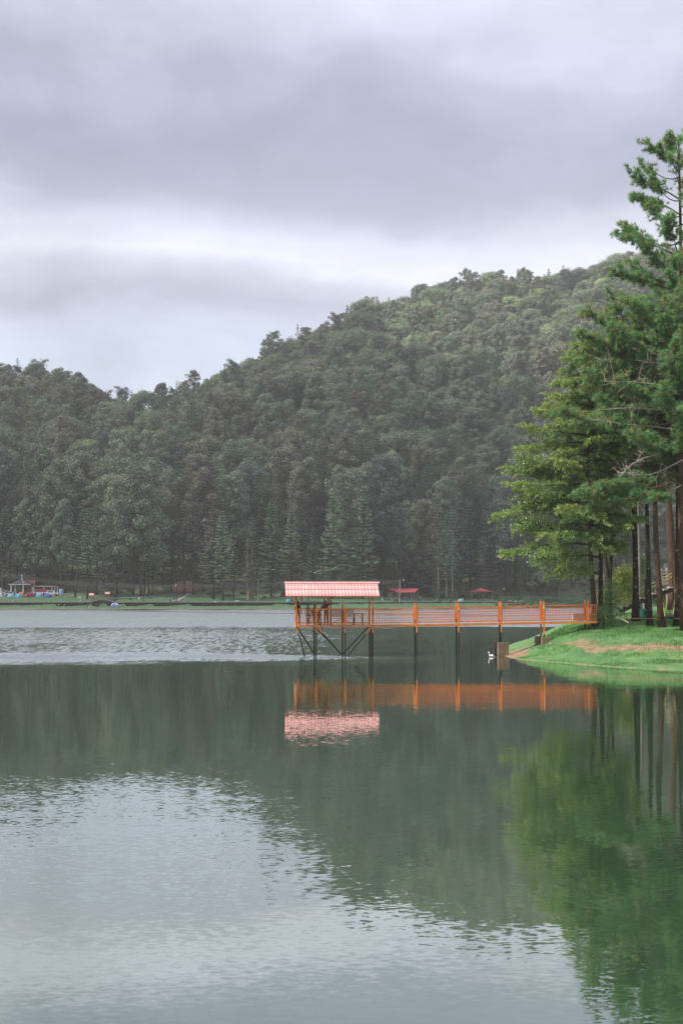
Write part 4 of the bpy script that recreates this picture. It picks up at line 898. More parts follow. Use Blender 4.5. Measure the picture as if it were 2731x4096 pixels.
near_oak('oak_tree', 'lichen-covered broadleaf tree beside the leaning cypress', [pxline([(2400, 2487), (2401, 2350), (2401, 2180), (2404, 2084), (2396, 1900)], 105)], .21,
         [(pxline([(2402, 2230), (2330, 2215), (2230, 2240), (2150, 2235)], 102.6), .55), (pxline([(2401, 2300), (2330, 2270), (2250, 2275), (2190, 2290)], 102), .6), (pxline([(2403, 2120), (2300, 2060), (2200, 2040), (2090, 2010)], 104.5), .55),
          (pxline([(2400, 2050), (2280, 1960), (2180, 1900), (2090, 1835)], 105), .5), (pxline([(2402, 2180), (2300, 2130), (2180, 2110), (2075, 2085)], 104), .55), (pxline([(2403, 2150), (2420, 2100), (2440, 2060)], 106), .9), (pxline([(2401, 2000), (2390, 1900), (2380, 1850)], 107), .8)], 22, BARK_DARK)
near_oak('oak_tree', 'fork-trunked broadleaf tree behind the bushy young pine', [pxline([(2440, 2471), (2436, 2352), (2422, 2241), (2405, 2100)], 108), pxline([(2437, 2352), (2443, 2241), (2447, 2150), (2440, 1980)], 108)], .2,
         [(pxline([(2447, 2150), (2480, 2110), (2520, 2090)], 108), .7), (pxline([(2443, 2230), (2470, 2190), (2500, 2180)], 108), .6), (pxline([(2425, 2240), (2400, 2200), (2370, 2190)], 108.5), .6), (pxline([(2405, 2120), (2390, 2060), (2360, 2020)], 109), .9), (pxline([(2440, 2060), (2470, 2000), (2520, 1980)], 109), .9)], 12, BARK_DARK, (.16, .20, .07))
near_pine('pine_tree', 'pine with a straight reddish trunk leaning slightly left in the middle of the grove', pxline([(2646, 2499), (2630, 2300), (2618, 2120), (2618, 1962), (2625, 1250)], 100.2), .23, 14.5, 52, lambda t, a: np.interp(t, [0, .3, .7, 1], [4.6, 5.2, 3.2, .6]) * side(1.15, .8)(a), old=.16,
          extra=[pxline([(2620, 1500), (2500, 1420), (2420, 1370), (2330, 1330)], 99.5), pxline([(2622, 1420), (2500, 1330), (2400, 1270), (2360, 1240)], 99.5), pxline([(2618, 1700), (2500, 1690), (2400, 1690), (2260, 1640)], 98.5), pxline([(2618, 1760), (2520, 1720), (2420, 1700), (2330, 1690)], 98), pxline([(2620, 1600), (2560, 1480), (2480, 1300), (2480, 1180)], 99)])
near_pine('pine_tree', 'tall pine rising highest at the right edge with pale dead lower branches', pxline([(2742, 2530), (2728, 2333), (2722, 1900), (2722, 1500), (2722, 1000), (2712, 560)], 97), .30, 12.5, 84,
          lambda t, a: np.interp(t, [0, .2, .45, .65, .8, .92, 1], [4.2, 5.6, 5.2, 4.0, 2.7, 1.8, .5]), dens=1.25, old=.15,
          extra=[pxline([(2722, 1740), (2640, 1760), (2560, 1720), (2480, 1690)], 96.5), pxline([(2722, 2010), (2640, 1985), (2560, 1970)], 95.5), pxline([(2722, 1900), (2560, 1920), (2450, 1950), (2340, 1975)], 96), pxline([(2722, 1930), (2560, 1960), (2440, 2000), (2390, 2030)], 96.3), pxline([(2724, 2040), (2690, 1990), (2620, 1990)], 95),
                 pxline([(2718, 700), (2680, 640), (2640, 590), (2600, 580)], 97), pxline([(2720, 800), (2660, 760), (2560, 720), (2545, 690)], 97), pxline([(2720, 860), (2660, 820), (2600, 800), (2550, 790)], 96.7), pxline([(2720, 1030), (2640, 990), (2560, 960), (2490, 925)], 97), pxline([(2720, 640), (2700, 580), (2690, 530)], 97), pxline([(2720, 1180), (2620, 1130), (2540, 1110), (2460, 1080)], 97)],
          dead=[pxline([(2722, 1555), (2600, 1532), (2500, 1527), (2410, 1525)], 96), pxline([(2731, 1769), (2650, 1808), (2586, 1815), (2548, 1802)], 96), pxline([(2640, 1812), (2555, 1838), (2510, 1863), (2476, 1914)], 95.8), pxline([(2733, 1838), (2688, 1858), (2650, 1881), (2611, 1899), (2573, 1904), (2517, 1896)], 95.6),
                pxline([(2724, 1722), (2600, 1704), (2500, 1700), (2400, 1680)], 96), pxline([(2722, 1645), (2600, 1635), (2500, 1630), (2390, 1640)], 96.2), pxline([(2722, 1460), (2600, 1450), (2540, 1440)], 96), pxline([(2722, 1940), (2680, 1965), (2640, 1985)], 95.4)])
near_pine('pine_tree', 'mossy brown trunk standing behind the orange post at the right of the grove', pxline([(2692, 2370), (2690, 2250), (2673, 2057), (2668, 1800), (2670, 1500)], 119), .42, 15, 22, lambda t, a: 4.0 - 2.6 * t, old=.1)
near_pine('pine_tree', 'thin reddish trunk hidden behind the middle of the grove', pxline([(2556, 2400), (2556, 2200), (2552, 2060), (2548, 1800)], 122), .16, 14, 12, lambda t, a: 2.6 - 1.6 * t, old=.1, bark=BARK_PALE)
def sapling(name, label, cat, px, Y, h, w, kind, n):
    b0 = at_bank(px, Y); t = thing(name, label, cat, b0); tr, cr = MB(), MB(); tr.tube([(0, 0, 0), (.04, 0, h * .5), (0, .03, h * .97)], [.05, .035, .012], 6)
    for i in range(n):
        z = h * (.12 + .86 * (i + rng.random()) / n); a = i * 2.4; L = w * (1.05 - z / h) ** .7 * rng.uniform(.6, 1.1) + .12; e = np.array((math.cos(a) * L, math.sin(a) * L, z + L * .35)); tr.tube([(0, 0, z), e * (.6, .6, 1), e], [.014, .01, .006], 3, cap=False)
        for k in range(7):
            c = np.array((0, 0, z)) * .25 + e * .75 + rng.normal(0, .16, 3)
            if kind == 'pine': tuft(cr, c, e - np.array((0, 0, z)) + (0, 0, .2), 14, .26, .02, .022)
            else:
                m_ = 16; d = rand_unit(m_); leaves(cr, c + d * rng.uniform(.05, .3, (m_, 1)), d + np.array((0, 0, -.4)), rng.uniform(.13, .22, m_), .055, cvar(kind, m_, .3, .14), quad=True)
    tr.build('trunk', BARK_RED, t, True); cr.build('crown', [BARK_RED, LEAF_NEAR if kind == 'pine' else LEAF_OAK], t); return t
def at_bank(px, Y): x = (px - 1365.5) * Y / F; return Vector((x, Y, float(zb(x, Y)) - .02))
sapling('young_pine', 'bushy dark young pine in front of the plank bridge foot', 'young pine', 2440, 102.5, 3.1, 1.0, 'pine', 30)
sapling('young_pine', 'small low young pine against the leaning cypress trunk', 'young pine', 2408, 102, 1.5, .75, 'pine', 18)
sapling('bush', 'tall yellow-green leafy bush behind the rope handrails', 'bush', 2492, 113, 3.6, 1.3, (.17, .20, .035), 46)
sapling('bush', 'thin yellow-leaved bush beside the black posts', 'bush', 2422, 112, 2.2, .6, (.20, .19, .03), 22)
sapling('bush', 'green bush between the thick trunk and the dark bridge post', 'bush', 2560, 126, 4.6, 1.3, (.09, .16, .05), 40)
sapling('bush', 'low leafy bush at the foot of the climbing frame', 'bush', 2662, 126, 1.3, 1.6, (.10, .14, .03), 26)
# ------------------------------------------------------------------ playground in the grove
def PB(px, py, Y): return P(px, py, Y)
t = thing('concrete_block', 'cream concrete block on the grass behind the walkway railing', 'block', at_bank(2325, 105.5)); t.location.z = P(2325, 2481, 105.5).z
m = MB(); m.box((0, 0, .22), (1.42, .55, .5), taper=.985); m.build('block_body', CONC_L, t); m = MB(); m.box((0, 0, .48), (1.46, .59, .05)); m.build('block_top', CONC_L, t)
m = MB(); m.tube(smooth_line([P(2376, 2471, 102.6), P(2480, 2473, 102), P(2600, 2474.5, 101), P(2700, 2475, 100), P(2800, 2474, 99.5)], 16), .014, 5)
tag(m.build('boundary_rope', OROPE), 'orange rope strung between the trunks along the grassy bank', 'rope')
def tyre(mb_, R, r, w, n=20, mat=0):
    prof = [(R - r * 1.6, -w * .5), (R - r * .7, -w * .56), (R - .03, -w * .5), (R, -w * .36), (R, w * .36), (R - .03, w * .5), (R - r * .7, w * .56), (R - r * 1.6, w * .5), (R - r * 1.5, w * .30), (R - r * .6, w * .34), (R - r * .6, -w * .34), (R - r * 1.5, -w * .30), (R - r * 1.6, -w * .5)]
    mb_.lathe(prof, n, mat=mat)
b0 = at_bank(2568, 101.8); zc = P(2568, 2458, 101.8).z
t = thing('tyre', 'green painted tyre standing upright between two trunks', 'tyre', (b0.x, b0.y, zc)); m = MB(); tyre(m, .43, .15, .30); o = m.build('tyre_ring', GREENR, t, True); o.rotation_euler = (PI / 2 + .0, .06, 1.0)
m = MB(); m.tube([P(2566, 2330, 103.5), P(2567, 2400, 103.5), P(2568, 2428, 103.5)], .012, 4); m.ball(P(2568, 2430, 103.5), .04, 6, 5)
tag(m.build('hanging_rope', BROPE), 'thin brown rope with a knot hanging above the green tyre', 'rope')
def swing(label, ropes, cpx, cpy, Y, R, zr, tilt):
    c = P(cpx, cpy, Y); t = thing('tyre_swing', label, 'swing', c, 0, 'yellow rope tyre swings'); m = MB(); tyre(m, R, .13, .20); o = m.build('tyre_ring', RUBBER, t, True); o.rotation_euler = tilt
    for a, b2 in ropes:
        m = MB(); p0, p1 = P(*a), P(*b2); m.tube([p0 - c, (p0 + p1) / 2 - c, p1 - c], .016, 5); m.ball(p1 - c, .03, 6, 4); m.build('rope', YROPE, t)
swing('black tyre swing on slanting yellow ropes between two right-hand trunks', [((2642, 2367, 100.6), (2657, 2464, 99.4)), ((2643, 2368, 100.6), (2670, 2459, 100.2)), ((2697, 2394, 101), (2680, 2460, 100.2)), ((2698, 2400, 101), (2690, 2457, 99.6))], 2675, 2468, 99.8, .36, .2, (.10, .12, 0))
swing('black tyre swing on steep yellow ropes at the picture edge', [((2715, 2318, 99), (2720, 2438, 98.4)), ((2717, 2318, 99), (2729, 2428, 98.4)), ((2760, 2330, 99), (2745, 2440, 98.4))], 2733, 2450, 98.4, .34, .2, (.25, -.2, 0))
t = thing('trapeze_swing', 'thin wire trapeze hanging right of the slim dark cypress', 'swing', P(2613, 2463, 101)); c = P(2613, 2463, 101)
for a, b2 in (((2604, 2330), (2611, 2455)), ((2611, 2455), (2606, 2463)), ((2606, 2463), (2626, 2463)), ((2626, 2463), (2619, 2453))): m = MB(); m.tube([P(*a, 101) - c, P(*b2, 101) - c], .012, 4); m.build('wire', WIREM, t)
# hanging plank bridge, its posts and hand ropes
BR = [(2478, 2438), (2508, 2424), (2530, 2412), (2560, 2400), (2600, 2384), (2640, 2368), (2664, 2360), (2692, 2349)]
bl = smooth_line([P(a, b2, 112 + (a - 2478) * .02) for a, b2 in BR], 30); t = thing('plank_bridge', 'dark hanging plank bridge climbing to the right behind the trunks', 'bridge', bl[0])
for k in range(28):
    a = bl[k + 0] - bl[0]; z = .10 if k % 3 == 0 else .03; m = MB(); m.box((a[0], a[1], a[2] + z), (.26, .95, .05 if k % 3 else .12), rz=.05 * (k % 2)); m.build('plank', WOODL if k % 3 == 0 else WOODD, t)
for s in (-.48, .48):
    m = MB()
    for k in range(29): m.beam(bl[k] - bl[0] + (0, s, -.14), bl[k + 1] - bl[0] + (0, s, -.14), .07, .26)
    m.build('side_beam', WOODD, t)
for pts in ([(2434, 2407), (2470, 2400), (2500, 2388), (2529, 2371), (2580, 2345), (2640, 2319), (2691, 2288)], [(2430, 2412), (2470, 2409), (2500, 2400), (2529, 2386), (2580, 2360), (2640, 2333), (2694, 2300)]):
    m = MB(); m.tube(smooth_line([P(a, b2, 111 + (a - 2434) * .02) - Vector(bl[0]) for a, b2 in pts], 18), .016, 5); m.build('hand_rope', YROPE, t)
for px, y0, Y, w, lab in ((2578, 2322, 113.5, .16, 'dark square post holding the plank bridge behind the thick trunk'), (2689, 2286, 116, .12, 'dark square post at the upper end of the plank bridge'), (2419, 2392, 111, .20, 'short black post at the lower end of the hand ropes')):
    b0 = at_bank(px, Y); top = P(px, y0, Y).z; t = thing('post', lab, 'post', b0); m = MB(); m.box((0, 0, (top - b0.z) / 2 - .1), (w, w, top - b0.z + .2)); m.build('shaft', WOODD, t); m = MB(); m.box((0, 0, top - b0.z + .015), (w * 1.25, w * 1.25, .04)); m.build('cap', WOODD, t)
b0 = at_bank(2693, 110); m = MB(); m.tube([(0, 0, -.1), (0, 0, 2.6), (-.02, 0, P(2693, 2240, 110).z - b0.z)], .045, 7); t = tag(m.build('yellow_pole', mat('ochre_paint', (.36, .19, .03), .7)), 'ochre painted pole standing against the right-hand trunks', 'pole'); t.location = b0
b0 = at_bank(2417, 110); m = MB(); m.tube([(0, 0, -.1), (-.04, 0, 1.2), (-.09, 0, P(2412, 2295, 110).z - b0.z)], .035, 7); t = tag(m.build('cane_pole', mat('cane', (.32, .26, .13), .8)), 'tall pale cane standing behind the black post', 'pole'); t.location = b0
t = thing('climbing_frame', 'pale timber climbing frame with pink rails beyond the plank bridge', 'climbing frame', at_bank(2660, 124)); b0 = t.location.copy()
for px, y0, w in ((2640, 2273, .17), (2664, 2270, .16), (2685, 2275, .07), (2677, 2312, .20)): m = MB(); p = P(px, y0, 124) - b0; m.box((p.x, p.y, p.z / 2), (w, w, p.z)); m.build('upright', WOODL, t)
for y in (2283, 2296, 2308, 2320, 2332): m = MB(); m.beam(P(2640, y, 123.9) - b0, P(2686, y - 2, 123.9) - b0, .09, .08); m.build('rail', WOODL, t)
m = MB(); m.beam(P(2638, 2337, 123.8) - b0, P(2686, 2337, 123.8) - b0, .1, .17); m.build('board', WOODG, t)
for px, Y, n, lab in ((2520, 101.5, 13, 'spiky agave with a pale stalk left of the thick lichen trunk'), (2485, 101, 11, 'spiky agave near the young pine behind the orange rope')):
    t = thing('agave', lab, 'agave', at_bank(px, Y))
    for i in range(n):
        a = i * 2.4; l = rng.uniform(.5, .85); e = rng.uniform(.35, 1.2); d = np.array((math.cos(a) * math.cos(e), math.sin(a) * math.cos(e), math.sin(e))); sd = np.array((-math.sin(a), math.cos(a), 0)); m = MB()
        m.add([sd * .045, d * l * .5 + sd * .055, d * l + (0, 0, -.08), d * l * .5 - sd * .055, -sd * .045, d * l * .5 + (0, 0, -.03)], [(0, 1, 5), (1, 2, 5), (2, 3, 5), (3, 4, 5), (0, 5, 4)]); m.build('leaf', paint((.10, .17, .12)), t)
m = MB(); m.tube([P(2481, 2474, 100.5), P(2498, 2483, 100.3), P(2513, 2492, 100)], .035, 6); tag(m.build('pale_branch', WOODL), 'pale fallen branch lying among the agaves', 'branch')
# grass blades on the bank
mb_ = MB(); n = 90000; gx = rng.uniform(9.5, 27, n); gy = rng.uniform(81, 112, n); gz = zb(gx, gy)
df = gy - np.interp(gx, FX, FY); er = .75 * np.exp(-((df - 8.8 - 4.5 * fbm(gx * .3, gy * .3, 12)) / 2.2) ** 2); dl = gx - np.interp(gy, [70, 97, 101, 104, 110], [10.6, 10.6, 11.4, 12.0, 12.9]); er = np.maximum(er, (dl < 2) * (gy > 97.2) * .9)
kp = (gz > .04) & (rng.random(n) > er + .1 * 0) & (fbm(gx * .7, gy * .7, 31) > -.22); gx, gy, gz = gx[kp], gy[kp], gz[kp]; n = len(gx); tall = .5 + 1.3 * sst(-.1, .3, fbm(gx * .5, gy * .5, 33)); tall *= np.where(gz < .5, .55, 1.0)
d = np.stack([rng.normal(0, .5, n), rng.normal(0, .5, n), np.ones(n)], 1); kk = fbm(gx * .35, gy * .35, 41)[:, None]
col = np.array((.145, .27, .105)) * (1 + 1.1 * kk) + np.array((.07, .03, -.02)) * np.maximum(0, fbm(gx * .6, gy * .6, 51)[:, None] * 3)
leaves(mb_, np.stack([gx, gy, gz - .02], 1), d, rng.uniform(.10, .20, n) * tall, .05, (col * (1 + rng.normal(0, .22, (n, 1)))).clip(.01, .5), mat=0)
tag(mb_.build('grass', leaf_mat('grass_blade', .3, .6, .2, .0)), 'short green grass growing on the near bank', None, None, 'stuff')

# ------------------------------------------------------------------ far shore: wall, paths, footbridge
def wall_run(p0, p1, label, hgt=0.0):
    xs = np.linspace((p0 - 1365.5) * 414 / F, (p1 - 1365.5) * 414 / F, max(8, int((p1 - p0) / 3.2))); yy = wallY(xs); t = thing('stone_wall', label, 'wall', (float(xs[0]), float(yy[0]), 0)); b0 = np.array(t.location)
    m = MB(); zs = np.linspace(.2, 1.80, 8); gx, gz = np.meshgrid(xs, zs); gy = wallY(gx) - .18 + rng.normal(0, .05, gx.shape); v = np.stack([gx, gy, gz], -1).reshape(-1, 3) - b0; n = len(xs)
    i = np.arange(7)[:, None] * n + np.arange(n - 1)[None]; m.add(v, np.stack([i, i + 1, i + n + 1, i + n], -1).reshape(-1, 4)); m.build('stonework', STONEW, t)
    c = MB()
    for a, b2 in zip(range(n - 1), range(1, n)): c.beam((xs[a] - b0[0], yy[a] - b0[1] + .1, 1.86), (xs[b2] - b0[0], yy[b2] - b0[1] + .1, 1.86), .75, .13)
    c.build('coping', GREYC, t)
m_, nt, b = principled('rubble_stone', .95, .1); tt = nd(nt, 'ShaderNodeTexCoord').outputs['Object']; vo = nd(nt, 'ShaderNodeTexVoronoi'); vo.inputs['Scale'].default_value = 2.6; nt.links.new(MAP(nt, tt, (1, .2, 1.3)), vo.inputs['Vector'])
sc_ = nd(nt, 'ShaderNodeSeparateColor'); nt.links.new(vo.outputs['Color'], sc_.inputs[0]); cc = RAMP(nt, sc_.outputs[0], [(.2, (.045, .035, .028)), (.7, (.10, .08, .065)), (.95, (.22, .17, .14))])
cc = MIX(nt, MR(nt, vo.outputs['Distance'], .28, .5), cc, (.025, .02, .016, 1)); put(nt, b.inputs['Base Color'], cc); STONEW = m_
wall_run(-90, 372, 'dark rubble retaining wall below the tents and the chapel'); wall_run(446, 1160, 'dark rubble retaining wall below the picnic ground and brick house'); wall_run(1160, 2110, 'low overgrown retaining wall behind the pink-roofed platform')
bxc = (412 - 1365.5) * 414 / F; byc = float(wallY(bxc)); t = thing('footbridge', 'arched stone footbridge with wooden rails and two little red-roofed gates', 'footbridge', (bxc, byc - .55, 0)); W2 = 2.75
def deckz(x): return 1.95 + .55 * math.cos(max(-1, min(1, x / 3.3)) * PI / 2)
ar = MB()                                          # arch face with its opening, front and back
xs = np.linspace(-W2, W2, 23)
for y in (0, 1.5):
    for a, b2 in zip(xs[:-1], xs[1:]):
        za = [.15 + 1.45 * math.sqrt(max(0, 1 - ((q - .15) / 1.75) ** 2)) if abs(q - .15) < 1.75 else .1 for q in (a, b2)]
        ar.add([(a, y, za[0]), (b2, y, za[1]), (b2, y, deckz(b2)), (a, y, deckz(a))], [(0, 1, 2, 3)])
for a, b2 in zip(xs[:-1], xs[1:]):
    za = [.15 + 1.45 * math.sqrt(max(0, 1 - ((q - .15) / 1.75) ** 2)) if abs(q - .15) < 1.75 else .1 for q in (a, b2)]; ar.add([(a, 0, za[0]), (a, 1.5, za[0]), (b2, 1.5, za[1]), (b2, 0, za[1])], [(0, 1, 2, 3)])
ar.build('arch', STONEW, t)
m = MB(); xs2 = np.linspace(-5.4, 3.4, 20)
for a, b2 in zip(xs2[:-1], xs2[1:]): m.beam((a, .75, deckz(a) + .04), (b2, .75, deckz(b2) + .04), 1.7, .10)
m.build('deck', GREYC, t)
for y in (.02, 1.48):
    m = MB()
    for h0 in (.45, .9):
        for a, b2 in zip(xs2[5:-1], xs2[6:]): m.beam((a, y, deckz(a) + h0), (b2, y, deckz(b2) + h0), .09, .10)
    m.build('handrail', WOODG, t)
    for q in np.linspace(-3.0, 3.2, 8): m = MB(); m.beam((q, y, deckz(q)), (q, y, deckz(q) + .95), .10); m.build('rail_post', WOODG, t)
for x0, s in ((-3.55, 1), (1.05, 1)):
    for dx in (0, .75):
        for y in (.0, 1.5): m = MB(); z0 = deckz(x0 + dx); m.beam((x0 + dx, y, 1.7), (x0 + dx, y, z0 + 1.95 - .12 * (y == 0)), .11); m.build('gate_post', WOODG, t)
    z0 = deckz(x0 + .4) + 2.1; pp = [(x0 - .25, -.35, z0 - .25), (x0 + 1.15, -.35, z0 - .25), (x0 + .95, .75, z0 + .32), (x0 - .45, .75, z0 + .32)]; m = MB(); m.prism(pp, (0, 0, .06)); m.prism([pp[3], pp[2], (x0 + .95, 1.85, z0 - .25), (x0 - .45, 1.85, z0 - .25)], (0, 0, .06)); m.build('gate_roof', ROOFPINK, t)
def slab_path(pxs, lab):
    m = MB(); L, R_ = [], []
    for px, py, w in pxs: g = ground(px, py); L.append(g + Vector((-w, 0, .08))); R_.append(g + Vector((w, 0, .08)))
    for i in range(len(L) - 1): m.prism([L[i], R_[i], R_[i + 1], L[i + 1]], (0, 0, .10))
    tag(m.build('path', GREYC), lab, None, None, 'structure')
slab_path([(698, 2407.5, .9), (722, 2397, .75), (742, 2388.5, .7)], 'grey paved ramp climbing from the wall to the brick house'); slab_path([(745, 2385, .9), (758, 2374, .75)], 'grey paved steps below the brick house door')
# ------------------------------------------------------------------ buildings
def Gt(name, label, cat, px, py, rz=0.0, group=None): return thing(name, label, cat, ground(px, py), rz, group)
PM = 1 / 13.3                                  # metres per picture pixel on the far lawn
def hip(m, w, d, z0, h, ov=.0, ridge=0.0, mat=0, n=4):
    a, b2 = w / 2 + ov, d / 2 + ov; r = ridge / 2; m.add([(-a, -b2, z0), (a, -b2, z0), (a, b2, z0), (-a, b2, z0), (-r, 0, z0 + h), (r, 0, z0 + h)], [(0, 1, 5), (1, 2, 5), (2, 3, 4), (3, 0, 4)], mat); m.add([(-a, -b2, z0), (a, -b2, z0), (a, b2, z0), (-a, b2, z0), (-r, 0, z0 + h), (r, 0, z0 + h)], [(0, 5, 4), (2, 4, 5)], mat)
    m.box((0, 0, z0 - .06), (2 * a, 2 * b2, .12), mat)
t = Gt('chapel', 'open grey-roofed chapel with a white cross on its peak', 'chapel', 90, 2374); w, d = 6.3, 5.4; rz_ = t.location.z
def zpx(py, t): return P(0, py, t.location.y).z - t.location.z
ze, zp = zpx(2338, t), zpx(2316, t)
m = MB(); hip(m, w, d, ze, zp - ze, .35, .5); rf = m.build('roof', SLATE, t); m = MB()
m.box((0, -d / 2 - .36, ze - .05), (w + .74, .05, .16)); m.beam((w / 2 - 1.9, -d / 2 - .38, ze + .05), (.25, -.05, zp + .03), .06); m.build('fascia', WHITE, rf)
m = MB(); m.box((0, 0, zp + .75), (.16, .16, 1.45)); m.box((0, 0, zp + .98), (.72, .16, .16)); m.box((0, 0, zp + .1), (.5, .4, .2), taper=.6); m.build('cross', WHITE, t)
for x in (-2.75, 1.1): m = MB(); m.lathe([(.2, 0), (.2, ze - .1)], 10, (x, -d / 2, 0)); m.build('column', WHITE, t)
for x in (-2.6, 2.6): m = MB(); m.lathe([(.2, 0), (.2, ze - .1)], 10, (x, d / 2, 0)); m.build('column', WHITE, t)
m = MB(); m.box((.9, 1.6, ze / 2), (3.9, .2, ze - .14)); m.build('wall', STONE_P, t); m = MB(); m.box((.9, 1.2, .5), (1.9, .5, 1.0)); m.build('altar', STONE_P, t); m = MB(); m.box((.9, 1.46, 1.5), (1.0, .06, 1.2)); m.build('altar_picture', paint((.07, .035, .03)), t)
t = Gt('water_tower', 'brick water tower with a black tank behind the chapel', 'water tower', 131, 2366); z1, z2, z3 = zpx(2320, t), zpx(2318, t), zpx(2302, t)
m = MB(); m.box((0, 0, z1 / 2), (2.3, 2.2, z1)); m.build('tower_wall', BRICK, t); m = MB(); m.box((1.12, -1.12, z1 / 2), (.2, .2, z1 + .1)); m.box((-1.12, -1.12, z1 / 2), (.2, .2, z1 + .1)); m.build('corner_pillar', GREYC, t)
m = MB(); m.lathe([(.001, z2), (.95, z2), (.98, z2 + .2), (.98, z3 - .25), (.6, z3), (.001, z3 + .02)], 14); m.build('tank', BLACKM, t, True); m = MB(); m.beam((-1.15, 0, z3 + .02), (1.15, 0, z3 + .02), .5, .08); m.build('tank_lid', WHITE, t); m = MB(); m.ball((.05, -.2, z3 + .3), (.17, .12, .26), 8, 6); m.build('lid_ornament', paint((.55, .27, .03)), t, True)
t = Gt('shed', 'long flat-roofed shed with white columns behind the parked cars', 'shed', 190, 2372); z1 = zpx(2348, t); m = MB(); m.box((-.2, 0, z1 + .14), (8.6, 4.2, .22)); m.build('roof', GREYC, t); m = MB(); m.box((.1, -1.2, z1 + .30), (5.2, .9, .10)); m.build('roof_sheet', WHITE, t)
for x in (-.55, 2.0, 2.9, 3.75): m = MB(); m.box((x, -1.8, z1 / 2), (.24, .24, z1)); m.build('column', WHITE, t)
m = MB(); m.box((-4.0, -1.7, z1 / 2), (.9, .2, z1)); m.build('end_wall', WHITE, t); m = MB(); m.box((0, 1.9, z1 / 2), (8.4, .2, z1)); m.build('back_wall', BRICK, t)
def plastic_tank(label, px, py, r, h, g='pale blue plastic water tanks'):
    t = Gt('water_tank', label, 'tank', px, py, 0, g); m = MB(); pr = [(.001, 0), (r, 0)]
    for k in range(6): z = h * k / 6; pr += [(r, z + .02), (r * 1.015, z + h / 12), (r, z + h / 6 - .02)]
    pr += [(r * .99, h), (r * .5, h + .05), (.001, h + .06)]; m.lathe(pr, 16); m.build('tank_body', TANKB, t, True); m = MB(); m.lathe([(.001, h + .16), (r * .3, h + .15), (r * .3, h + .03)], 10); m.build('cap', TANKB, t)
plastic_tank('tall pale blue water tank beside the white pickup', 248, 2382, .72, 1.95); plastic_tank('pale blue water tank in the shed above the red van', 163, 2370, .62, 1.15); plastic_tank('pale blue water tank in the shed behind the pickup cab', 198, 2370, .68, 1.1)
t = Gt('brick_house', 'low brick toilet house with a brown hipped roof', 'house', 743, 2365); hw = 7.4; z1 = zpx(2339, t); m = MB(); m.box((0, 0, z1 / 2 - .1), (hw, 5, z1 + .2)); m.build('wall', BRICK, t); m = MB(); hip(m, hw, 5, z1 + .06, 1.25, .55, 2.4); m.build('roof', mat('brown_tile', (.34, .27, .20), .9), t)
m = MB(); m.box((.1, -2.53, .48), (.62, .08, .96)); m.build('door', BLACKM, t)
for x in (-3.72, 2.85): m = MB(); m.box((x, -2.52, z1 / 2), (.12, .08, z1)); m.build('corner_pillar', GREYC, t)
m = MB(); m.box((2.55, -2.54, 1.45), (.42, .05, .28)); m.build('notice', WHITE, t)
def pav_posts(t, pts, h, w=.42):
    for x, y in pts: m = MB(); m.box((x, y, h / 2), (w, w, h), taper=.94); m.build('pillar', STONE_P, t)
t = Gt('picnic_pavilion', 'red-roofed picnic pavilion behind the white lamp post', 'pavilion', 1610, 2402.5); zlo, zhi = zpx(2370.5, t), zpx(2355.5, t); k = 440 / F
pp = [((1592 - 1610) * k, -2.0, zlo), ((1657 - 1610) * k, -2.0, zlo), ((1674 - 1610) * k, 1.6, zhi), ((1548 - 1610) * k, 1.6, zhi)]; m = MB(); m.prism(pp, (0, 0, .09)); m.prism([pp[3], pp[2], ((1668 - 1610) * k, 4.2, zlo + .2), ((1556 - 1610) * k, 4.2, zlo + .2)], (0, 0, .09)); m.build('roof', ROOFRED, t)
pav_posts(t, [((1562 - 1610) * k, .4), ((1595 - 1610) * k, -1.2), ((1642 - 1610) * k, -1.2), ((1655 - 1610) * k, .6), ((1572 - 1610) * k, 3.2), ((1620 - 1610) * k, 3.4), ((1632 - 1610) * k, 3.4)], zlo - .05); m = MB(); m.box((-.1, .8, .0), (8.6, 4.6, .12)); m.build('floor', GREYC, t)
t = Gt('picnic_pavilion', 'red peaked picnic pavilion at the foot of the slope', 'pavilion', 1922, 2399.5); zlo, zhi = zpx(2367, t), zpx(2352.5, t); rr = 4.45; m = MB(); v = []; n = 6
for q, (f1, f2) in enumerate(((1, 0), (.55, .36), (0.0, 1.0))): v += [(math.cos(i * PI / 3 + .25) * rr * max(f1, .01), math.sin(i * PI / 3 + .25) * rr * .75 * max(f1, .01), zlo + (zhi - zlo) * f2) for i in range(n)]
m.add(v, [(q * n + i, q * n + (i + 1) % n, (q + 1) * n + (i + 1) % n, (q + 1) * n + i) for q in range(2) for i in range(n)]); m.add(v[:n], [tuple(range(n))[::-1]]); m.build('roof', ROOFRED, t)
pav_posts(t, [((1883 - 1922) * k, -1.4), ((1930 - 1922) * k, -1.9), ((1965 - 1922) * k, -.9), ((1878 - 1922) * k, 1.6), ((1910 - 1922) * k, 2.2), ((1918 - 1922) * k, 2.3), ((1955 - 1922) * k, 1.9)], zlo - .02, .36); m = MB(); m.box((.05, .2, .02), (7.2, 4.6, .3)); m.build('floor', GREYC, t)
t = Gt('picnic_pavilion', 'dark-roofed picnic pavilion seen under the pink platform roof', 'pavilion', 1250, 2409); zlo = zpx(2379, t); m = MB(); hip(m, 8.0, 4.5, zlo, 1.3, .4, 3); m.build('roof', SLATE, t); pav_posts(t, [(-1.4, -1.9), (1.7, -1.9), (-3.2, 1.6), (3.4, 1.6)], zlo - .1, .3)
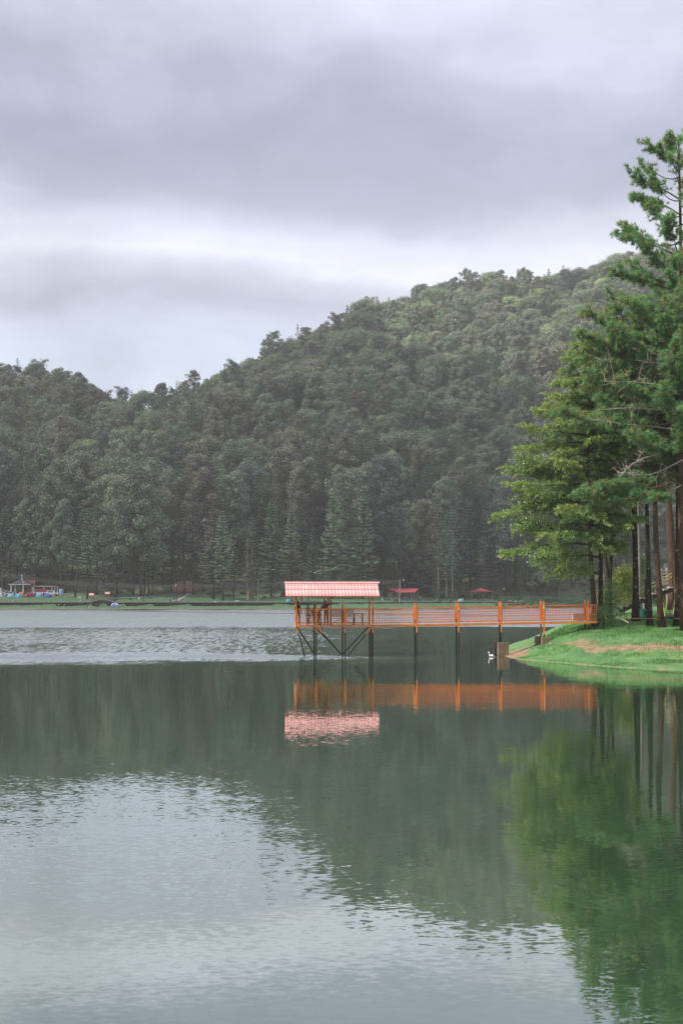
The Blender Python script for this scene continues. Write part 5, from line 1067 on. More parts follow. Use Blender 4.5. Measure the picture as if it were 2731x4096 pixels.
# ------------------------------------------------------------------ poles, lamps, wires
def lamp(label, px, py, ptop, r, m_, arm=0.0, white=0.0):
    t = Gt('lamp_post', label, 'lamp post', px, py); h = zpx(ptop, t); m = MB(); m.tube([(0, 0, -.2), (0, 0, h * .5), (0, 0, h)], [r, r * .9, r * .7], 8); m.build('shaft', m_, t, True)
    if white: m = MB(); m.tube([(0, 0, 0), (0, 0, white)], [r * 1.15, r * 1.1], 8); m.build('painted_base', WHITE, t)
    if arm: m = MB(); m.beam((0, 0, h - .12), (arm, 0, h + .02), .05); m.build('arm', m_, t); m = MB(); m.lathe([(.001, .1), (.1, .08), (.16, -.1), (.20, -.26), (.001, -.3)], 10, (arm, 0, h)); m.build('lamp_head', WHITE, t, True)
lamp('brown utility pole left of the chapel', 11, 2364, 2258, .14, WOODG, .0); lamp('dark lamp post with a white head beside the paved ramp', 709, 2408, 2340, .10, WOODD, -.32); lamp('pale grey lamp post standing among the middle trees', 1032, 2403, 2316, .10, GREYC, 0, 1.1)
lamp('pale lamp post in front of the red-roofed pavilion', 1598, 2409, 2319, .12, GREYC, 1.15, 1.0); lamp('thin dark lamp post right of the peaked red pavilion', 2008, 2405, 2354, .08, WOODD, .45); lamp('white-headed lamp on a thin pole left of the chapel', 19, 2369, 2305, .05, WOODD, .05)
for k, dz in enumerate((0, .32, .62, .95)):
    m = MB(); pts = [P(a, b2, 424) + Vector((0, 0, -dz)) for a, b2 in ((-140, 2268), (0, 2290 + k), (200, 2319), (400, 2334), (650, 2341), (850, 2338), (1032, 2329), (1300, 2322), (1598, 2321))]
    m.tube(smooth_line(pts, 40), .022, 4); tag(m.build('power_line', WIREM), ('topmost', 'second from the top', 'third from the top', 'lowest')[k] + ' of the four thin power lines above the far lawn', 'power line', 'power lines above the far lawn')
m = MB(); m.tube(smooth_line([P(1598, 2322, 430), P(1680, 2338, 430), P(1760, 2352, 430), P(1860, 2366, 432)], 12), .02, 4); tag(m.build('power_line', WIREM), 'single thin wire running from the pale lamp post to the peaked pavilion', 'power line')
m = MB(); pts = [W(-60, 2436.8), W(330, 2440.5), W(500, 2444.5), W(800, 2449.5), W(1100, 2454), W(1184, 2455), W(1500, 2458), W(1800, 2461), W(2000, 2463)]
q = smooth_line([p + Vector((0, 0, .03)) for p in pts], 60); m.tube(q, .10, 5); tag(m.build('float_line', BROPE), 'long brown float line lying on the water off the far shore', 'rope')
# ------------------------------------------------------------------ tents
def tent(label, px0, px1, pyb, pyt, c1, c2, door=None, rz=.3, low=0.0):
    t = Gt('tent', label, 'tent', (px0 + px1) / 2, pyb, rz, 'camping tents on the far lawn'); Y = t.location.y; w = (px1 - px0) * Y / F; h = (pyb - pyt) * Y / F; n, k = 16, 7; A = (MB(), MB())
    def pt(i, j): a = i * 2 * PI / n; e = j / k * PI / 2; rr = math.cos(e) ** .75; sq = 1 / max(abs(math.cos(a)), abs(math.sin(a))) ** .5; return (w / 2 * rr * math.cos(a) * sq, w * .42 * rr * math.sin(a) * sq, h * math.sin(e) ** .95)
    for i in range(n):
        for j in range(k): A[(i // 2) % 2 if j > low * k else 1].add([pt(i, j), pt(i + 1, j), pt(i + 1, j + 1), pt(i, j + 1)], [(0, 1, 2, 3)])
    A[0].build('canopy', paint(c1), t, True); A[1].build('fly_sheet', paint(c2), t, True)
    for o in (0, 2, 4, 6): m = MB(); m.tube([np.array(pt(o * 2, j)) * 1.015 for j in range(k + 1)], .025, 4); m.build('pole', paint((.25, .25, .28)), t)
    if door: a = -PI / 2 - rz; i0 = int(round(a / (2 * PI) * n)) % n; m = MB(); m.add([np.array(pt(i0, 0)) * 1.03, np.array(pt(i0 + 2, 0)) * 1.03, np.array(pt(i0 + 1, 4)) * 1.04], [(0, 1, 2)]); m.build('door_flap', paint(door), t)
    return t
tent('white tent with a pink peak at the left picture edge', -14, 16, 2389, 2371, (.68, .58, .56), (.62, .60, .60), None, .1); tent('pale sky-blue tent left of the two-toned blue tent', 33, 62, 2388.5, 2375.5, (.24, .45, .66), (.33, .55, .72), None, .4)
tent('bright blue tent with a white flap in front of the orange tent', 64, 93, 2389, 2376, (.07, .30, .62), (.18, .50, .78), (.55, .66, .74), .3); tent('orange dome tent behind the bright blue tent', 75, 100, 2386.5, 2368, (.75, .24, .10), (.66, .19, .10), None, .2)
tent('large dark red tent in the middle of the camp', 103, 140, 2388.5, 2370.5, (.30, .035, .06), (.24, .028, .05), (.09, .015, .02), .5); tent('light blue tent right of the dark red tent', 147, 168, 2388, 2372, (.32, .60, .76), (.26, .52, .70), None, .2)
tent('small grey-blue tent tucked behind the light blue tent', 158, 176, 2386.5, 2371, (.30, .42, .52), (.36, .56, .66), None, .4); tent('deep blue tent at the right end of the row', 181, 210, 2389.5, 2375, (.03, .12, .46), (.05, .18, .58), (.01, .02, .05), .6)
tent('white and blue dome tent pitched on the lower grass', 446, 479, 2428, 2411, (.60, .60, .66), (.20, .26, .50), (.62, .62, .66), .3, .15); tent('bright blue small tent left of the pink-roofed platform', 1143, 1162, 2409.5, 2396.5, (.07, .38, .66), (.20, .55, .78), (.02, .10, .2), .2)
tent('grey dome tent pitched under the red-roofed pavilion', 1604, 1633, 2402, 2383, (.10, .105, .12), (.24, .25, .29), (.03, .03, .035), .5, .5); tent('small white-grey tent between the two red pavilions', 1829, 1849, 2408, 2395.5, (.42, .42, .44), (.50, .50, .53), None, .3); tent('purple-red tent half hidden left of the pink roof', 1122, 1141, 2386, 2368, (.12, .025, .05), (.10, .02, .045), None, .3)
t = Gt('awning', 'blue tarpaulin awning beside the footbridge', 'awning', 452, 2403); m = MB(); k = t.location.y / F; g = lambda a, b2, dy: ((a - 452) * k, dy, P(0, b2, t.location.y + dy).z - t.location.z)
m.add([g(428, 2383, 0), g(452, 2386, -1), g(478, 2397.5, -1.6), g(470, 2396, 1), g(457, 2386, 1.6), g(430, 2383, 1.5)], [(0, 1, 4, 5), (1, 2, 3, 4)]); m.build('sheet', paint((.025, .075, .30)), t)
for a, b2, dy in ((430, 2384, .1), (452, 2387, -.9), (457, 2387, 1.5)): p = g(a, b2, dy); m = MB(); m.beam((p[0], p[1], 0), p, .06); m.build('pole', WOODG, t)
t = Gt('awning', 'white and blue striped awning under an orange pole at the left edge', 'awning', 6, 2388); k = t.location.y / F; g = lambda a, b2, dy: ((a - 6) * k, dy, P(0, b2, t.location.y + dy).z - t.location.z)
m = MB(); m.add([g(-16, 2352, 0), g(8, 2351, .4), g(10, 2376, .2), g(-16, 2374, -.2)], [(0, 1, 2, 3)]); m.build('sheet', paint((.60, .60, .62)), t)
for y in (2357, 2362, 2369): m = MB(); m.add([g(-16, y, -.25), g(2, y - 1, -.2), g(2, y + 1.2, -.2), g(-16, y + 1.5, -.25)], [(0, 1, 2, 3)]); m.build('stripe', paint((.05, .10, .40)), t)
m = MB(); m.beam(g(-12, 2340, .3), g(25, 2362, .3), .10); m.build('ridge_pole', paint((.60, .34, .08)), t); m = MB(); m.beam(g(9, 2352, .4), g(9, 2388, .4), .09); m.build('pole', WOODD, t)
# ------------------------------------------------------------------ vehicles
def wheel(t, x, y, r):
    m = MB(); m.lathe([(r * .55, -.10), (r, -.10), (r, .10), (r * .55, .10)], 14); w_ = m.build('wheel', RUBBER, t, True); w_.location = (x, y, r); w_.rotation_euler = (PI / 2, 0, 0)
    m = MB(); m.lathe([(.001, .105), (r * .55, .09), (r * .55, -.09), (.001, -.105)], 10); m.build('rim', GREYC, w_)
def vehicle(name, label, cat, px, py, rz, L, wd, body, prof, glass, col, roofc=None, r=.34, wx=(.2, .8)):
    t = Gt(name, label, cat, px, py, rz); m = MB(); pc = paint(col, .35)
    m.prism([(x * L - L / 2, -wd / 2, z) for x, z in body], (0, wd, 0)); m.build('body', pc, t)
    m = MB(); ins = .10; a = [(x * L - L / 2, -wd / 2 + ins * (z > prof[0][1] + .1), z) for x, z in prof]; b2 = [(x, -y, z) for x, y, z in a]; k = len(a)
    m.add(a + b2, [(i, (i + 1) % k, k + (i + 1) % k, k + i) for i in range(k)]); m.add(a, [tuple(range(k))[::-1]]); m.add(b2, [tuple(range(k))]); m.build('cabin', paint(roofc, .35) if roofc else pc, t)
    for x0, x1, z0, z1, sl in glass:
        for s in (-1, 1): m = MB(); yy = s * (wd / 2 - ins * .5 + .03); m.add([(x0 * L - L / 2, yy + s * .03, z0), (x1 * L - L / 2, yy + s * .03, z0), ((x1 - sl) * L - L / 2, yy, z1), (x0 * L - L / 2, yy, z1)], [(0, 1, 2, 3)]); m.build('window', GLASSD, t)
    xf, zf_, xt, ztp = glass[-1][1], glass[-1][2], glass[-1][1] - glass[-1][4], glass[-1][3]; m = MB(); m.add([(xf * L - L / 2 + .10, -wd * .42, zf_), (xf * L - L / 2 + .10, wd * .42, zf_), (xt * L - L / 2 + .12, wd * .38, ztp), (xt * L - L / 2 + .12, -wd * .38, ztp)], [(0, 1, 2, 3)]); m.build('windscreen', GLASSD, t)
    for x in wx:
        for s in (-1, 1): wheel(t, x * L - L / 2, s * (wd / 2 - .06), r)
    for s in (-1, 1): m = MB(); m.box((L / 2 + .0, s * wd * .36, body[-2][1] * .86), (.06, .26, .14)); m.build('headlight', GREYC, t)
    m = MB(); m.box((L / 2 + .03, 0, .42), (.10, wd * .95, .22)); m.build('bumper', BLACKM, t); return t
car_b = [(0, .3), (1, .3), (1, .62), (.97, .78), (.70, .92), (0, .92)]; car_c = [(.02, .90), (.72, .90), (.55, 1.42), (.16, 1.42)]; car_g = [(.10, .35, .93, 1.34, .0), (.38, .66, .93, 1.34, .10)]
vehicle('car', 'white saloon car parked left of the chapel behind the blue tents', 'car', 48, 2385, .15, 4.3, 1.7, car_b, car_c, car_g, (.70, .70, .71)); vehicle('car', 'white car parked farther back beside the chapel column', 'car', 32, 2379, .35, 4.2, 1.7, car_b, car_c, car_g, (.66, .66, .68))
pk_b = [(0, .45), (1, .45), (1, .80), (.98, 1.02), (.70, 1.12), (0, 1.10)]; vehicle('pickup_truck', 'white double-cab pickup between the red van and the blue tank', 'pickup', 205, 2384, .0, 5.2, 1.8, pk_b, [(.34, 1.08), (.76, 1.08), (.66, 1.72), (.36, 1.72)], [(.39, .50, 1.14, 1.62, .0), (.53, .70, 1.14, 1.62, .07)], (.74, .74, .75), None, .42, (.17, .84))
vehicle('van', 'red and white van parked behind the light blue tent', 'van', 166, 2383, PI, 4.7, 1.8, [(0, .4), (1, .4), (1, .9), (.98, 1.08), (.9, 1.12), (0, 1.12)], [(.0, 1.10), (.93, 1.10), (.80, 1.98), (.02, 1.98)], [(.12, .40, 1.28, 1.78, .0), (.44, .82, 1.28, 1.78, .08)], (.70, .68, .68), (.52, .05, .06), .36, (.18, .82))
def motorbike(label, px, py, rz, col, grp):
    t = Gt('motorcycle', label, 'motorcycle', px, py, rz, grp)
    for x in (-.65, .65):
        m = MB(); m.lathe([(.2, -.06), (.31, -.05), (.31, .05), (.2, .06), (.2, -.06)], 12); o = m.build('wheel', RUBBER, t, True); o.location = (x, 0, .31); o.rotation_euler = (PI / 2, 0, 0)
    m = MB(); m.ball((.12, 0, .78), (.34, .15, .16), 8, 6); m.beam((-.65, 0, .32), (.1, 0, .6), .09, .12); m.beam((.45, 0, .95), (.66, 0, .31), .07, .09); m.box((-.02, 0, .45), (.5, .22, .3)); m.build('body', paint(col, .4), t); m = MB(); m.box((-.36, 0, .82), (.72, .24, .10)); m.build('seat', BLACKM, t); m = MB(); m.beam((.44, -.34, 1.04), (.44, .34, 1.04), .04); m.build('handlebar', BLACKM, t); return t
for px, py, rz, c, lab in ((1583, 2410, .9, (.45, .06, .06), 'red and white motorcycle just left of the pale lamp post'), (1601, 2410.5, 1.5, (.03, .03, .04), 'black motorcycle just right of the pale lamp post'), (1748, 2408.5, 1.9, (.5, .45, .42), 'pale motorcycle left of the pair on the grass between pavilions'), (1759, 2409, 1.2, (.12, .10, .14), 'dark motorcycle right of the pair on the grass between pavilions')): motorbike(lab, px, py, rz, c, 'motorcycles on the far shore')
for i, (px, c) in enumerate(((72, (.03, .03, .03)), (84, (.25, .04, .04)), (99, (.04, .04, .05)), (112, (.5, .5, .5)), (122, (.04, .04, .04)), (131, (.35, .08, .12)), (140, (.5, .5, .52)))): motorbike(('black motorcycle farthest left before the chapel', 'dark red motorcycle behind the blue and orange tents', 'black motorcycle behind the right edge of the orange tent', 'grey motorcycle behind the left end of the dark red tent', 'black motorcycle behind the peak of the dark red tent', 'plum motorcycle behind the right end of the dark red tent', 'pale grey motorcycle farthest right, beside the purple-clad person')[i], px, 2383.5 + (i % 2) * 1.2, 1.2 + .3 * (i % 3), c, 'motorcycles parked before the chapel')
# ------------------------------------------------------------------ people of the far shore
def fp(label, px, py, rz, pose, shirt, legs, h=1.66, hair='short', hc=None, sleeves=True, group=None): return person(label, ground(px, py) - Vector((0, 0, .02)), rz, pose, shirt, legs, h, sleeves, hair, group, False, hc)
fp('person in yellow and white shirt crouching on the grass below the wall', 238, 2427, .6, 'squat', (.62, .42, .10), (.02, .02, .025)); fp('person in pink sitting on the grass next to a blue cloth', 262, 2427, -.3, 'ground', (.45, .22, .20), (.12, .16, .32)); fp('person in dark grey standing on the lower grass', 284, 2426, 1.2, 'stand2', (.05, .05, .055), (.06, .06, .07), 1.55)
fp('person with white cap and dark clothes sitting on the lower grass', 353, 2427, 1.4, 'ground', (.02, .02, .022), (.02, .02, .025), 1.7, 'hat', (.7, .7, .7)); fp('person in faded pink sitting opposite the white-capped person', 366, 2427, -1.4, 'sit', (.50, .20, .16), (.18, .18, .18))
a = fp('bare-chested person in a white cap drawing a bow on the lower grass', 491, 2430, .1, 'archer', None, (.02, .02, .025), 1.7, 'hat', (.75, .75, .75)); b0 = a.location.copy(); t = thing('bow', 'tall pale bow held by the bare-chested person', 'bow', b0)
a = np.linspace(-1, 1, 11); m = MB(); m.tube(np.stack([-.98 + .30 * a * a, np.full(11, -.03), 1.42 + .80 * a], 1), .025, 5); m.build('limb', WOODL, t); m = MB(); m.tube([(-.68, -.03, 2.22), (.12, -.08, 1.46), (-.68, -.03, .62)], .006, 3); m.build('string', WHITE, t)
fp('person in blue jacket standing beside the dark lamp post', 700, 2409, .4, 'stand', (.035, .06, .26), (.03, .03, .05)); fp('person in grey sitting on the retaining wall left of the blue jacket', 684, 2410.5, .0, 'sit', (.12, .11, .10), (.08, .07, .06), 1.6); fp('small child in pink beside the blue-jacketed person', 706, 2408.5, .2, 'squat', (.62, .35, .38), (.5, .3, .32), 1.2)
fp('person with purple top in the picnic group right of the blue awning', 575, 2403, .5, 'stand', (.10, .06, .18), (.03, .03, .04), 1.55); fp('person in grey and pink crouching in the picnic group', 580, 2405, -.6, 'squat', (.40, .32, .33), (.05, .05, .06)); fp('person in orange sitting left of the picnic group', 563, 2404.5, .8, 'ground', (.58, .22, .12), (.3, .3, .3)); fp('person in white lying back on a dark mat right of the picnic group', 602, 2394, 1.0, 'ground', (.55, .55, .55), (.02, .02, .02))
fp('person in mint green shirt standing under the peaked pavilion', 1916, 2399.5, .2, 'stand2', (.22, .50, .34), (.28, .23, .17), 1.7)
for px, py, c, l, lab in ((1668, 2403, (.03, .03, .04), (.03, .03, .04), 'dark-clothed person left in the trio beside the red pavilion'), (1674, 2404, (.35, .33, .36), (.04, .04, .05), 'grey-shirted person in the middle of the trio beside the pavilion'), (1680, 2402.5, (.60, .50, .53), (.25, .25, .28), 'person in pale pink right in the trio beside the pavilion')): fp(lab, px, py, rng.uniform(-1, 1), 'stand', c, l)
for px, py, pose, c, lab in ((1167, 2408, 'squat', (.03, .03, .03), 'dark-clothed person crouching right of the bright blue tent'), (1174, 2408, 'ground', (.10, .05, .12), 'person in dim purple sitting left of the platform corner post'), (1181, 2408.5, 'ground', (.45, .42, .42), 'person in light grey sitting by the platform corner post'), (1193, 2408, 'stand', (.5, .48, .48), 'person in pale clothes seen just above the ponytailed woman')): fp(lab, px, py, rng.uniform(-1, 1), pose, c, (.03, .03, .035), 1.6)
for px, py, pose, c, lab in ((2042, 2413, 'sit', (.60, .58, .60), 'person in white sitting left in the shore group by the bushes'), (2032, 2421, 'ground', (.35, .38, .50), 'person in pale blue sitting lowest left of the shore group'), (2057, 2414, 'sit', (.68, .68, .70), 'person in white top and blue trousers in the middle of the shore group'), (2066, 2421, 'stand', (.30, .30, .34), 'person in grey standing in the middle of the shore group'), (2056, 2422, 'squat', (.55, .30, .28), 'person in pink crouching in the shore group'), (2077, 2422, 'squat', (.62, .62, .64), 'person in white crouching right in the shore group')): fp(lab, px, py, rng.uniform(-1.5, 1.5), pose, c, (.05, .08, .22) if px == 2057 else (.05, .05, .06), 1.6)
for px, c, lab in ((60, (.03, .03, .04), 'dark-clothed person standing left of the orange tent'), (117, (.45, .10, .12), 'red-shirted person behind the dark red tent'), (128, (.04, .04, .05), 'person in black behind the right end of the dark red tent'), (144, (.13, .07, .22), 'person in purple between the dark red and light blue tents'), (178, (.12, .07, .10), 'person in dark plum right of the small grey-blue tent'), (187, (.03, .03, .03), 'person in black behind the deep blue tent')): fp(lab, px, 2386.5, rng.uniform(-2, 2), 'stand', c, (.03, .03, .04), 1.6)
# ------------------------------------------------------------------ small things on the far shore
def small(name, label, cat, px, py, parts, rz=0.0, group=None):
    t = Gt(name, label, cat, px, py, rz, group)
    for nm, m_, kind, c, d in parts:
        m = MB()
        if kind == 'box': m.box(c, d)
        elif kind == 'cyl': m.lathe([(.001, c[2] - d[2] / 2), (d[0], c[2] - d[2] / 2), (d[1], c[2] + d[2] / 2), (.001, c[2] + d[2] / 2)], 10, (c[0], c[1], 0))
        elif kind == 'ball': m.ball(c, d, 8, 6)
        m.build(nm, m_, t)
    return t
small('bin', 'white litter bin and stub post on the camp lawn above the wall', 'bin', 55, 2408, [('bucket', WHITE, 'cyl', (0, 0, .22), (.16, .20, .44)), ('stub_post', WOODD, 'box', (.28, 0, .25), (.07, .07, .5))]); small('bin', 'small white litter bin right of the white sign', 'bin', 325, 2405, [('bucket', WHITE, 'cyl', (0, 0, .2), (.14, .17, .4)), ('stub_post', WOODG, 'box', (.2, 0, .25), (.06, .06, .5))])
small('sign', 'white sign board with two dark marks left of the footbridge', 'sign', 321, 2402.5, [('board', WHITE, 'box', (0, 0, .95), (1.0, .05, .56)), ('mark', paint((.12, .12, .14)), 'ball', (-.25, -.03, .95), (.16, .015, .18)), ('mark', paint((.12, .12, .14)), 'ball', (.24, -.03, .95), (.18, .015, .17)), ('post', WOODG, 'box', (0, .06, .35), (.08, .06, .7))])
small('chest', 'black box on the picnic ground right of the blue awning', 'box', 524, 2400, [('box_body', BLACKM, 'box', (0, 0, .26), (.42, .42, .5)), ('lid', BLACKM, 'box', (0, 0, .54), (.45, .45, .05))]); small('folding_chair', 'white folding chair at the picnic group', 'chair', 559, 2401, [('seat', WHITE, 'box', (0, 0, .42), (.45, .42, .04)), ('backrest', WHITE, 'box', (0, .22, .72), (.45, .04, .5)), ('leg', GREYC, 'box', (-.2, 0, .2), (.04, .4, .4)), ('leg', GREYC, 'box', (.2, 0, .2), (.04, .4, .4))], .4)
small('towel', 'white towel spread on the lower grass left of the dome tent', 'towel', 428, 2427.5, [('cloth', WHITE, 'box', (0, 0, .03), (.9, .5, .03)), ('fold', WHITE, 'box', (-.2, .05, .06), (.4, .4, .03))]); small('blanket', 'pink and white blanket bundle before the white and blue tent', 'blanket', 469, 2429, [('fold', paint((.66, .55, .56)), 'ball', (0, 0, .14), (.42, .3, .2)), ('stripe', paint((.45, .06, .14)), 'ball', (0, -.1, .2), (.24, .22, .13))]); small('dog', 'small white dog beside the seated pair on the lower grass', 'dog', 359, 2431, [('body', WHITE, 'ball', (0, 0, .30), (.28, .12, .14)), ('head', WHITE, 'ball', (.30, 0, .45), (.11, .08, .09)), ('leg', WHITE, 'box', (.18, .05, .12), (.06, .05, .26)), ('leg', WHITE, 'box', (.18, -.05, .12), (.06, .05, .26)), ('leg', WHITE, 'box', (-.18, .05, .12), (.06, .05, .26)), ('leg', WHITE, 'box', (-.18, -.05, .12), (.06, .05, .26)), ('tail', WHITE, 'box', (-.32, 0, .4), (.12, .03, .03))])
small('tarpaulin', 'crumpled white sheet lying on the wall top in front of the hammock', 'tarpaulin', 951, 2405, [('fold', WHITE, 'ball', (0, 0, .1), (.75, .3, .13)), ('fold', WHITE, 'ball', (-.7, 0, .08), (.35, .25, .09))]); small('bundle', 'white and blue bundle lying on the wall in the middle of the shore', 'bundle', 860, 2410.5, [('cloth', WHITE, 'ball', (.2, 0, .12), (.35, .25, .13)), ('cloth', paint((.22, .26, .45)), 'ball', (-.4, 0, .1), (.45, .25, .11))])
for px, lab in ((1659, 'grey litter bin right of the red-roofed pavilion'), (1529, 'pale litter bin left of the red-roofed pavilion'), (1848, 'white litter bin behind the small white-grey tent')): small('bin', lab, 'bin', px, 2402.5, [('drum', GREYC if px == 1659 else CONC_L, 'cyl', (0, 0, .35), (.22, .24, .7)), ('rim', GREYC, 'cyl', (0, 0, .71), (.26, .26, .05))])
small('ball', 'round white ball on the grass right of the pavilion trio', 'ball', 1694, 2403, [('ball_skin', WHITE, 'ball', (0, 0, .2), (.2, .2, .2)), ('patch', paint((.4, .1, .1)), 'ball', (.05, -.12, .22), (.1, .1, .1))]); small('chest', 'dark box on the grass left of the small white-grey tent', 'box', 1801, 2410, [('box_body', BLACKM, 'box', (0, 0, .3), (.5, .5, .6)), ('lid', GREYC, 'box', (-.05, 0, .63), (.4, .4, .08))])
for px, lab in ((1711, 'brown tree stump left in the row of three stumps'), (1716, 'brown tree stump in the middle of the row of three'), (1722, 'brown tree stump right in the row of three stumps')): small('stump', lab, 'stump', px, 2402, [('stub', WOODG, 'cyl', (0, 0, .25), (.22, .19, .5)), ('cut_top', WOODL, 'cyl', (0, 0, .51), (.17, .17, .03))])
for px, c, lab in ((1560 + 8, (.4, .36, .3), 'cream sack left under the red-roofed pavilion'), (1577, (.4, .28, .2), 'brown sack in the middle under the red-roofed pavilion'), (1585, (.34, .20, .15), 'reddish sack right under the red-roofed pavilion')): small('sack', lab, 'sack', px, 2402, [('bag', paint(c), 'ball', (0, 0, .3), (.24, .2, .32)), ('tie', paint(c), 'ball', (0, 0, .62), (.08, .08, .1))])
for px, c, lab in ((1237, (.10, .55, .60), 'turquoise bag under the dark-roofed pavilion'), (1230, (.65, .38, .05), 'yellow toy under the dark-roofed pavilion'), (1258, (.62, .2, .1), 'orange bag under the dark-roofed pavilion')): small('bag', lab, 'bag', px, 2409, [('bag_body', paint(c), 'ball', (0, 0, .2 if px != 1237 else .5), (.22, .18, .2 if px != 1237 else .5)), ('handle', paint(c), 'box', (0, 0, .42 if px != 1237 else 1.02), (.14, .03, .06))])
small('grill', 'dark barbecue table under the left of the peaked pavilion', 'table', 1870, 2399, [('top', GREYC, 'box', (0, 0, .8), (1.1, .6, .06)), ('leg', BLACKM, 'box', (-.4, 0, .4), (.06, .5, .8)), ('leg', BLACKM, 'box', (.4, 0, .4), (.06, .5, .8))]); small('parasol', 'cream market parasol over the right of the shore group', 'parasol', 2082, 2420, [('canopy', CONC_L, 'box', (0, 0, 1.3), (.9, .8, .12)), ('pole', WOODD, 'box', (0, 0, .65), (.06, .06, 1.3))]); small('cooler', 'red and white cooler behind the shore group', 'cooler', 2033, 2411, [('box_body', paint((.45, .08, .10)), 'box', (0, 0, .2), (.7, .4, .4)), ('lid', WHITE, 'box', (0, 0, .43), (.74, .44, .08))])
small('bench', 'long dark timber bench of the shore group', 'bench', 2060, 2422.5, [('seat', WOODD, 'box', (0, .3, .35), (4.6, .5, .1)), ('leg', WOODD, 'box', (-2, .3, .15), (.2, .4, .35)), ('leg', WOODD, 'box', (2, .3, .15), (.2, .4, .35))])
t = Gt('hammock', 'red hammock slung between two thin trunks', 'hammock', 909, 2398); s = np.linspace(-1, 1, 12); k = t.location.y / F; x = s * 15 * k; z = .75 + .62 * s * s; m = MB(); v = []
for q in range(12): wv = .32 * (1 - s[q] ** 4) + .03; v += [(x[q], -wv, z[q] + .12), (x[q], 0, z[q] - .08), (x[q], wv, z[q] + .12)]
m.add(v, [(3 * q + e, 3 * q + e + 1, 3 * q + e + 4, 3 * q + e + 3) for q in range(11) for e in (0, 1)]); m.build('cloth', paint((.30, .03, .06)), t, True)
for e in (0, -1): m = MB(); m.tube([(x[e], 0, z[e] + .05), (x[e] * 1.35, 0, z[e] + .5)], .03, 4); m.build('cord', WHITE if e else WOODG, t)

# ------------------------------------------------------------------ the front row of trees on the far shore, one by one
def front(kind, var, label, px, py, ptop, wid=1.0, lean_=0.0, bark=None, rz=None):
    g = ground(px, py); Y = g.y; h = P(0, ptop, Y).z - g.z; s = h / 30.0; tr, cr, _ = PROTO['frontfir' if kind == 'fir' else kind][var]; t = thing(kind + '_tree', label, 'tree', g - Vector((0, 0, .2)), rng.uniform(0, 6.28) if rz is None else rz, 'front row of trees on the far shore'); t.scale = (s * wid, s * wid, s)
    if lean_: t.rotation_euler = (0, lean_, 0)
    if bark:
        tr = tr.copy(); tr.materials[0] = bark
    obj('trunk', tr, t); obj('crown', cr, t)
FR = [('fir', 3, 'leaning slim fir above the white sign', 303, 2388, 2034, 1.1, .085), ('fir', 1, 'slim fir right behind the left gate of the footbridge', 352, 2397, 2021, 1.0), ('fir', 2, 'pale-trunked fir behind the right gate of the footbridge', 428, 2385, 2062, 1.15), ('pine', 2, 'great broad-crowned pine standing above the blue awning', 567, 2385, 1850, 1.0), ('pine', 1, 'tall dark pine close behind the great broad-crowned pine', 536, 2380, 1930, .8), ('fir', 0, 'dense fir left behind the picnic ground', 612, 2380, 2050, 1.0),
      ('pine', 1, 'tall straight pine left of the brick house', 654, 2352, 1960, .75), ('fir', 3, 'tall fir in front of the left half of the brick house', 738, 2379, 1980, .95), ('fir', 3, 'tall fir in front of the right end of the brick house', 774, 2379, 1935, .95), ('fir', 0, 'full fir on the wall top right of the brick house', 855, 2397, 1985, 1.2), ('fir', 4, 'fir on the wall top beside the red hammock', 893, 2402, 2030, 1.1), ('fir', 3, 'slim fir at the right end of the red hammock', 935, 2392, 2090, .9),
      ('fir', 1, 'slim fir with a bare stem beside the pale lamp post', 1010, 2396, 2050, .9), ('fir', 0, 'full fir left above the pink roof', 1250, 2392, 2105, 1.2), ('fir', 2, 'tallest full fir above the middle of the pink roof', 1332, 2394, 1945, 1.1), ('fir', 0, 'tall full fir right above the pink roof', 1450, 2394, 1940, 1.15), ('pine', 0, 'tall pine with a long bare trunk above the right end of the pink roof', 1540, 2388, 1825, .9), ('fir', 3, 'slim fir above the red-roofed pavilion', 1578, 2386, 2040, 1.0), ('fir', 1, 'slim fir right of the red-roofed pavilion', 1612, 2384, 2075, .9),
      ('fir', 3, 'slim pale-trunked fir left of the three pale trunks', 1752, 2400, 1985, .9), ('fir', 1, 'slim fir in the middle of the three pale trunks', 1784, 2405, 2040, .9), ('fir', 3, 'slim fir right of the three pale trunks', 1808, 2402, 2020, .85), ('fir', 4, 'fir rising behind the small white-grey tent', 1838, 2394, 1970, 1.0), ('fir', 0, 'fir standing left above the peaked red pavilion', 1960, 2384, 1960, 1.05), ('pine', 3, 'pine standing on the bank behind the thin dark lamp post', 2040, 2376, 1900, .9),
      ('fir', 2, 'dense fir left of the chapel at the picture edge', 20, 2362, 2020, 1.2), ('pine', 3, 'brownish pine above the chapel', 108, 2362, 1990, .8), ('pine', 4, 'thin-crowned pine above the blue water tank', 245, 2378, 2000, .75), ('fir', 1, 'dark fir left behind the footbridge', 268, 2372, 2060, .9), ('fir', 4, 'fir behind the white sign and the leaning fir', 388, 2380, 1990, 1.0), ('pine', 0, 'dark pine behind the footbridge gates', 470, 2378, 1900, .85), ('fir', 0, 'fir standing behind the crossroads of paved steps', 690, 2366, 2040, 1.0), ('pine', 4, 'tall pine behind the hammock firs', 815, 2366, 1880, .9), ('fir', 2, 'fir between the lamp post and the blue small tent', 1085, 2388, 1990, 1.05), ('fir', 4, 'fir left behind the blue small tent', 1165, 2384, 2010, 1.0), ('pine', 1, 'pine between the two tall firs over the pink roof', 1395, 2384, 1880, .8), ('fir', 2, 'fir over the gap between lamp post and pavilion', 1680, 2384, 1990, 1.0), ('fir', 0, 'fir behind the three brown stumps', 1718, 2380, 2050, .9)]
for q in FR:
    front(*q[:7], *(q[7:] if len(q) > 7 else ()), bark=BARK_PALE if 'pale' in q[2] or 'bare stem' in q[2] else None)
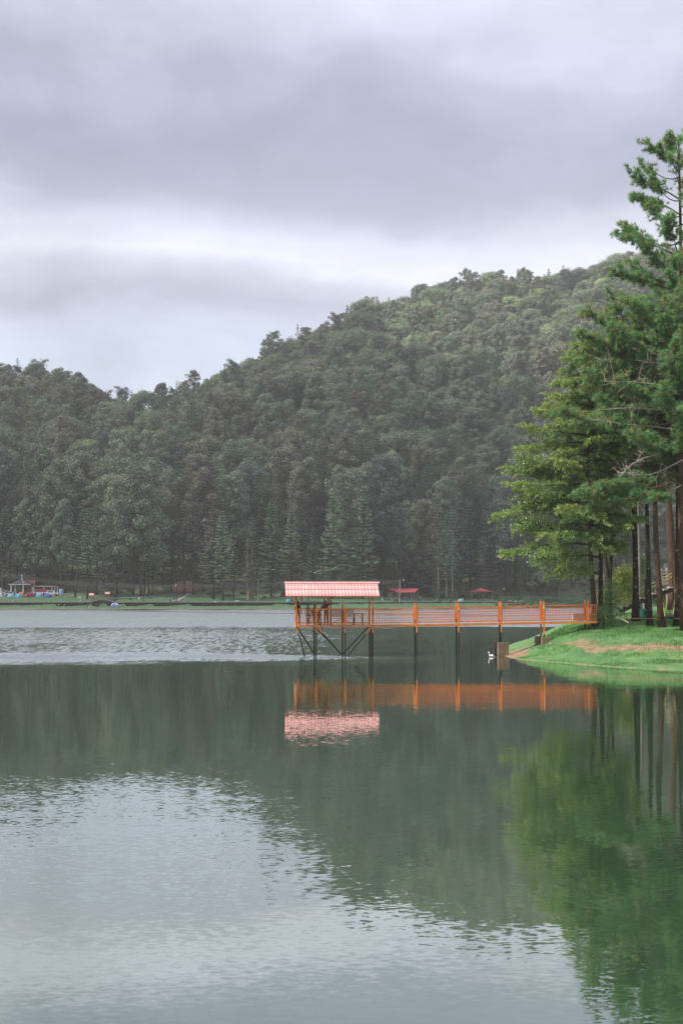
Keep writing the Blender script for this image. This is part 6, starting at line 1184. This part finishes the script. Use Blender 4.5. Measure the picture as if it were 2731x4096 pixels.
tr, cr = fir(30, 2.9, .12, 1.2, (.12, .115, .10), .62); g = ground(992, 2403); t = thing('dead_fir', 'grey dying fir with a peeled pale lower trunk', 'tree', g - Vector((0, 0, .2)), 0, 'front row of trees on the far shore'); s = (P(0, 2080, g.y).z - g.z) / 30; t.scale = (s * 1.2, s * 1.2, s); tr.build('trunk', BARK_PALE, t); cr.build('crown', [BARK_PALE, LEAF_FAR], t); m = MB(); m.tube([(0, 0, .5), (0, 0, 3.4), (0, 0, 4.6)], [.42, .40, .28], 8); m.build('peeled_bark', mat('peeled_wood', (.42, .28, .18)), t)
tr, cr = domed(9, 3.2, (.105, .115, .10), 60, .75); g = ground(2165, 2407); t = thing('bare_bush', 'round grey-green bushy tree behind the right end of the walkway', 'tree', g); tr.build('trunk', BARK_FAR, t); cr.build('crown', [BARK_FAR, LEAF_FAR], t)
# undergrowth at the wood's edge and tall weeds on the right shore
cr = MB(); 
for k in range(900):
    x = rng.uniform(-115, 95); Y = wallY(x) + rng.uniform(16, 62); d = Y - wallY(x); px, py = proj((x, Y, float(zt(x, Y))))
    if d < 40 and (px < 300 or rng.random() < .75) or any(a < px < b2 and c < Y < d2 for a, b2, c, d2 in CLEAR): continue
    puff(cr, (x, Y, float(zt(x, Y)) + .2), rng.uniform(.5, 1.3), 40, np.array((.060, .085, .040)) * rng.uniform(.7, 1.3), size=.30)
for k in range(520):
    px = rng.uniform(1985, 2420); Y = rng.uniform(428, 470); x = (px - 1365.5) * Y / F
    if px < 2110 and Y > 431 and rng.random() < .6: continue
    puff(cr, (x, Y, float(zt(x, Y)) + .1), rng.uniform(.5, 1.4), 40, np.array((.085, .125, .085)) * rng.uniform(.75, 1.25), size=.28)
tag(cr.build('undergrowth', [BARK_FAR, LEAF_FAR]), 'low shrubs and weeds along the edge of the far wood', None, None, 'stuff')
cr = MB(); n = 26000; gx = rng.uniform(-112, 75, n); gy = wallY(gx) + rng.uniform(-11, 24, n); gz = zt(gx, gy); k = (gz > .08); gx, gy, gz = gx[k], gy[k], gz[k]; n = len(gx)
leaves(cr, np.stack([gx, gy, gz - .03], 1), np.stack([rng.normal(0, .4, n), rng.normal(0, .4, n), np.ones(n)], 1), rng.uniform(.12, .3, n), .12, cvar((.15, .25, .135), n, .2, .08), mat=0)
tag(cr.build('grass', bpy.data.materials['grass_blade']), 'grass tufts on the far lawn and shore', None, None, 'stuff')
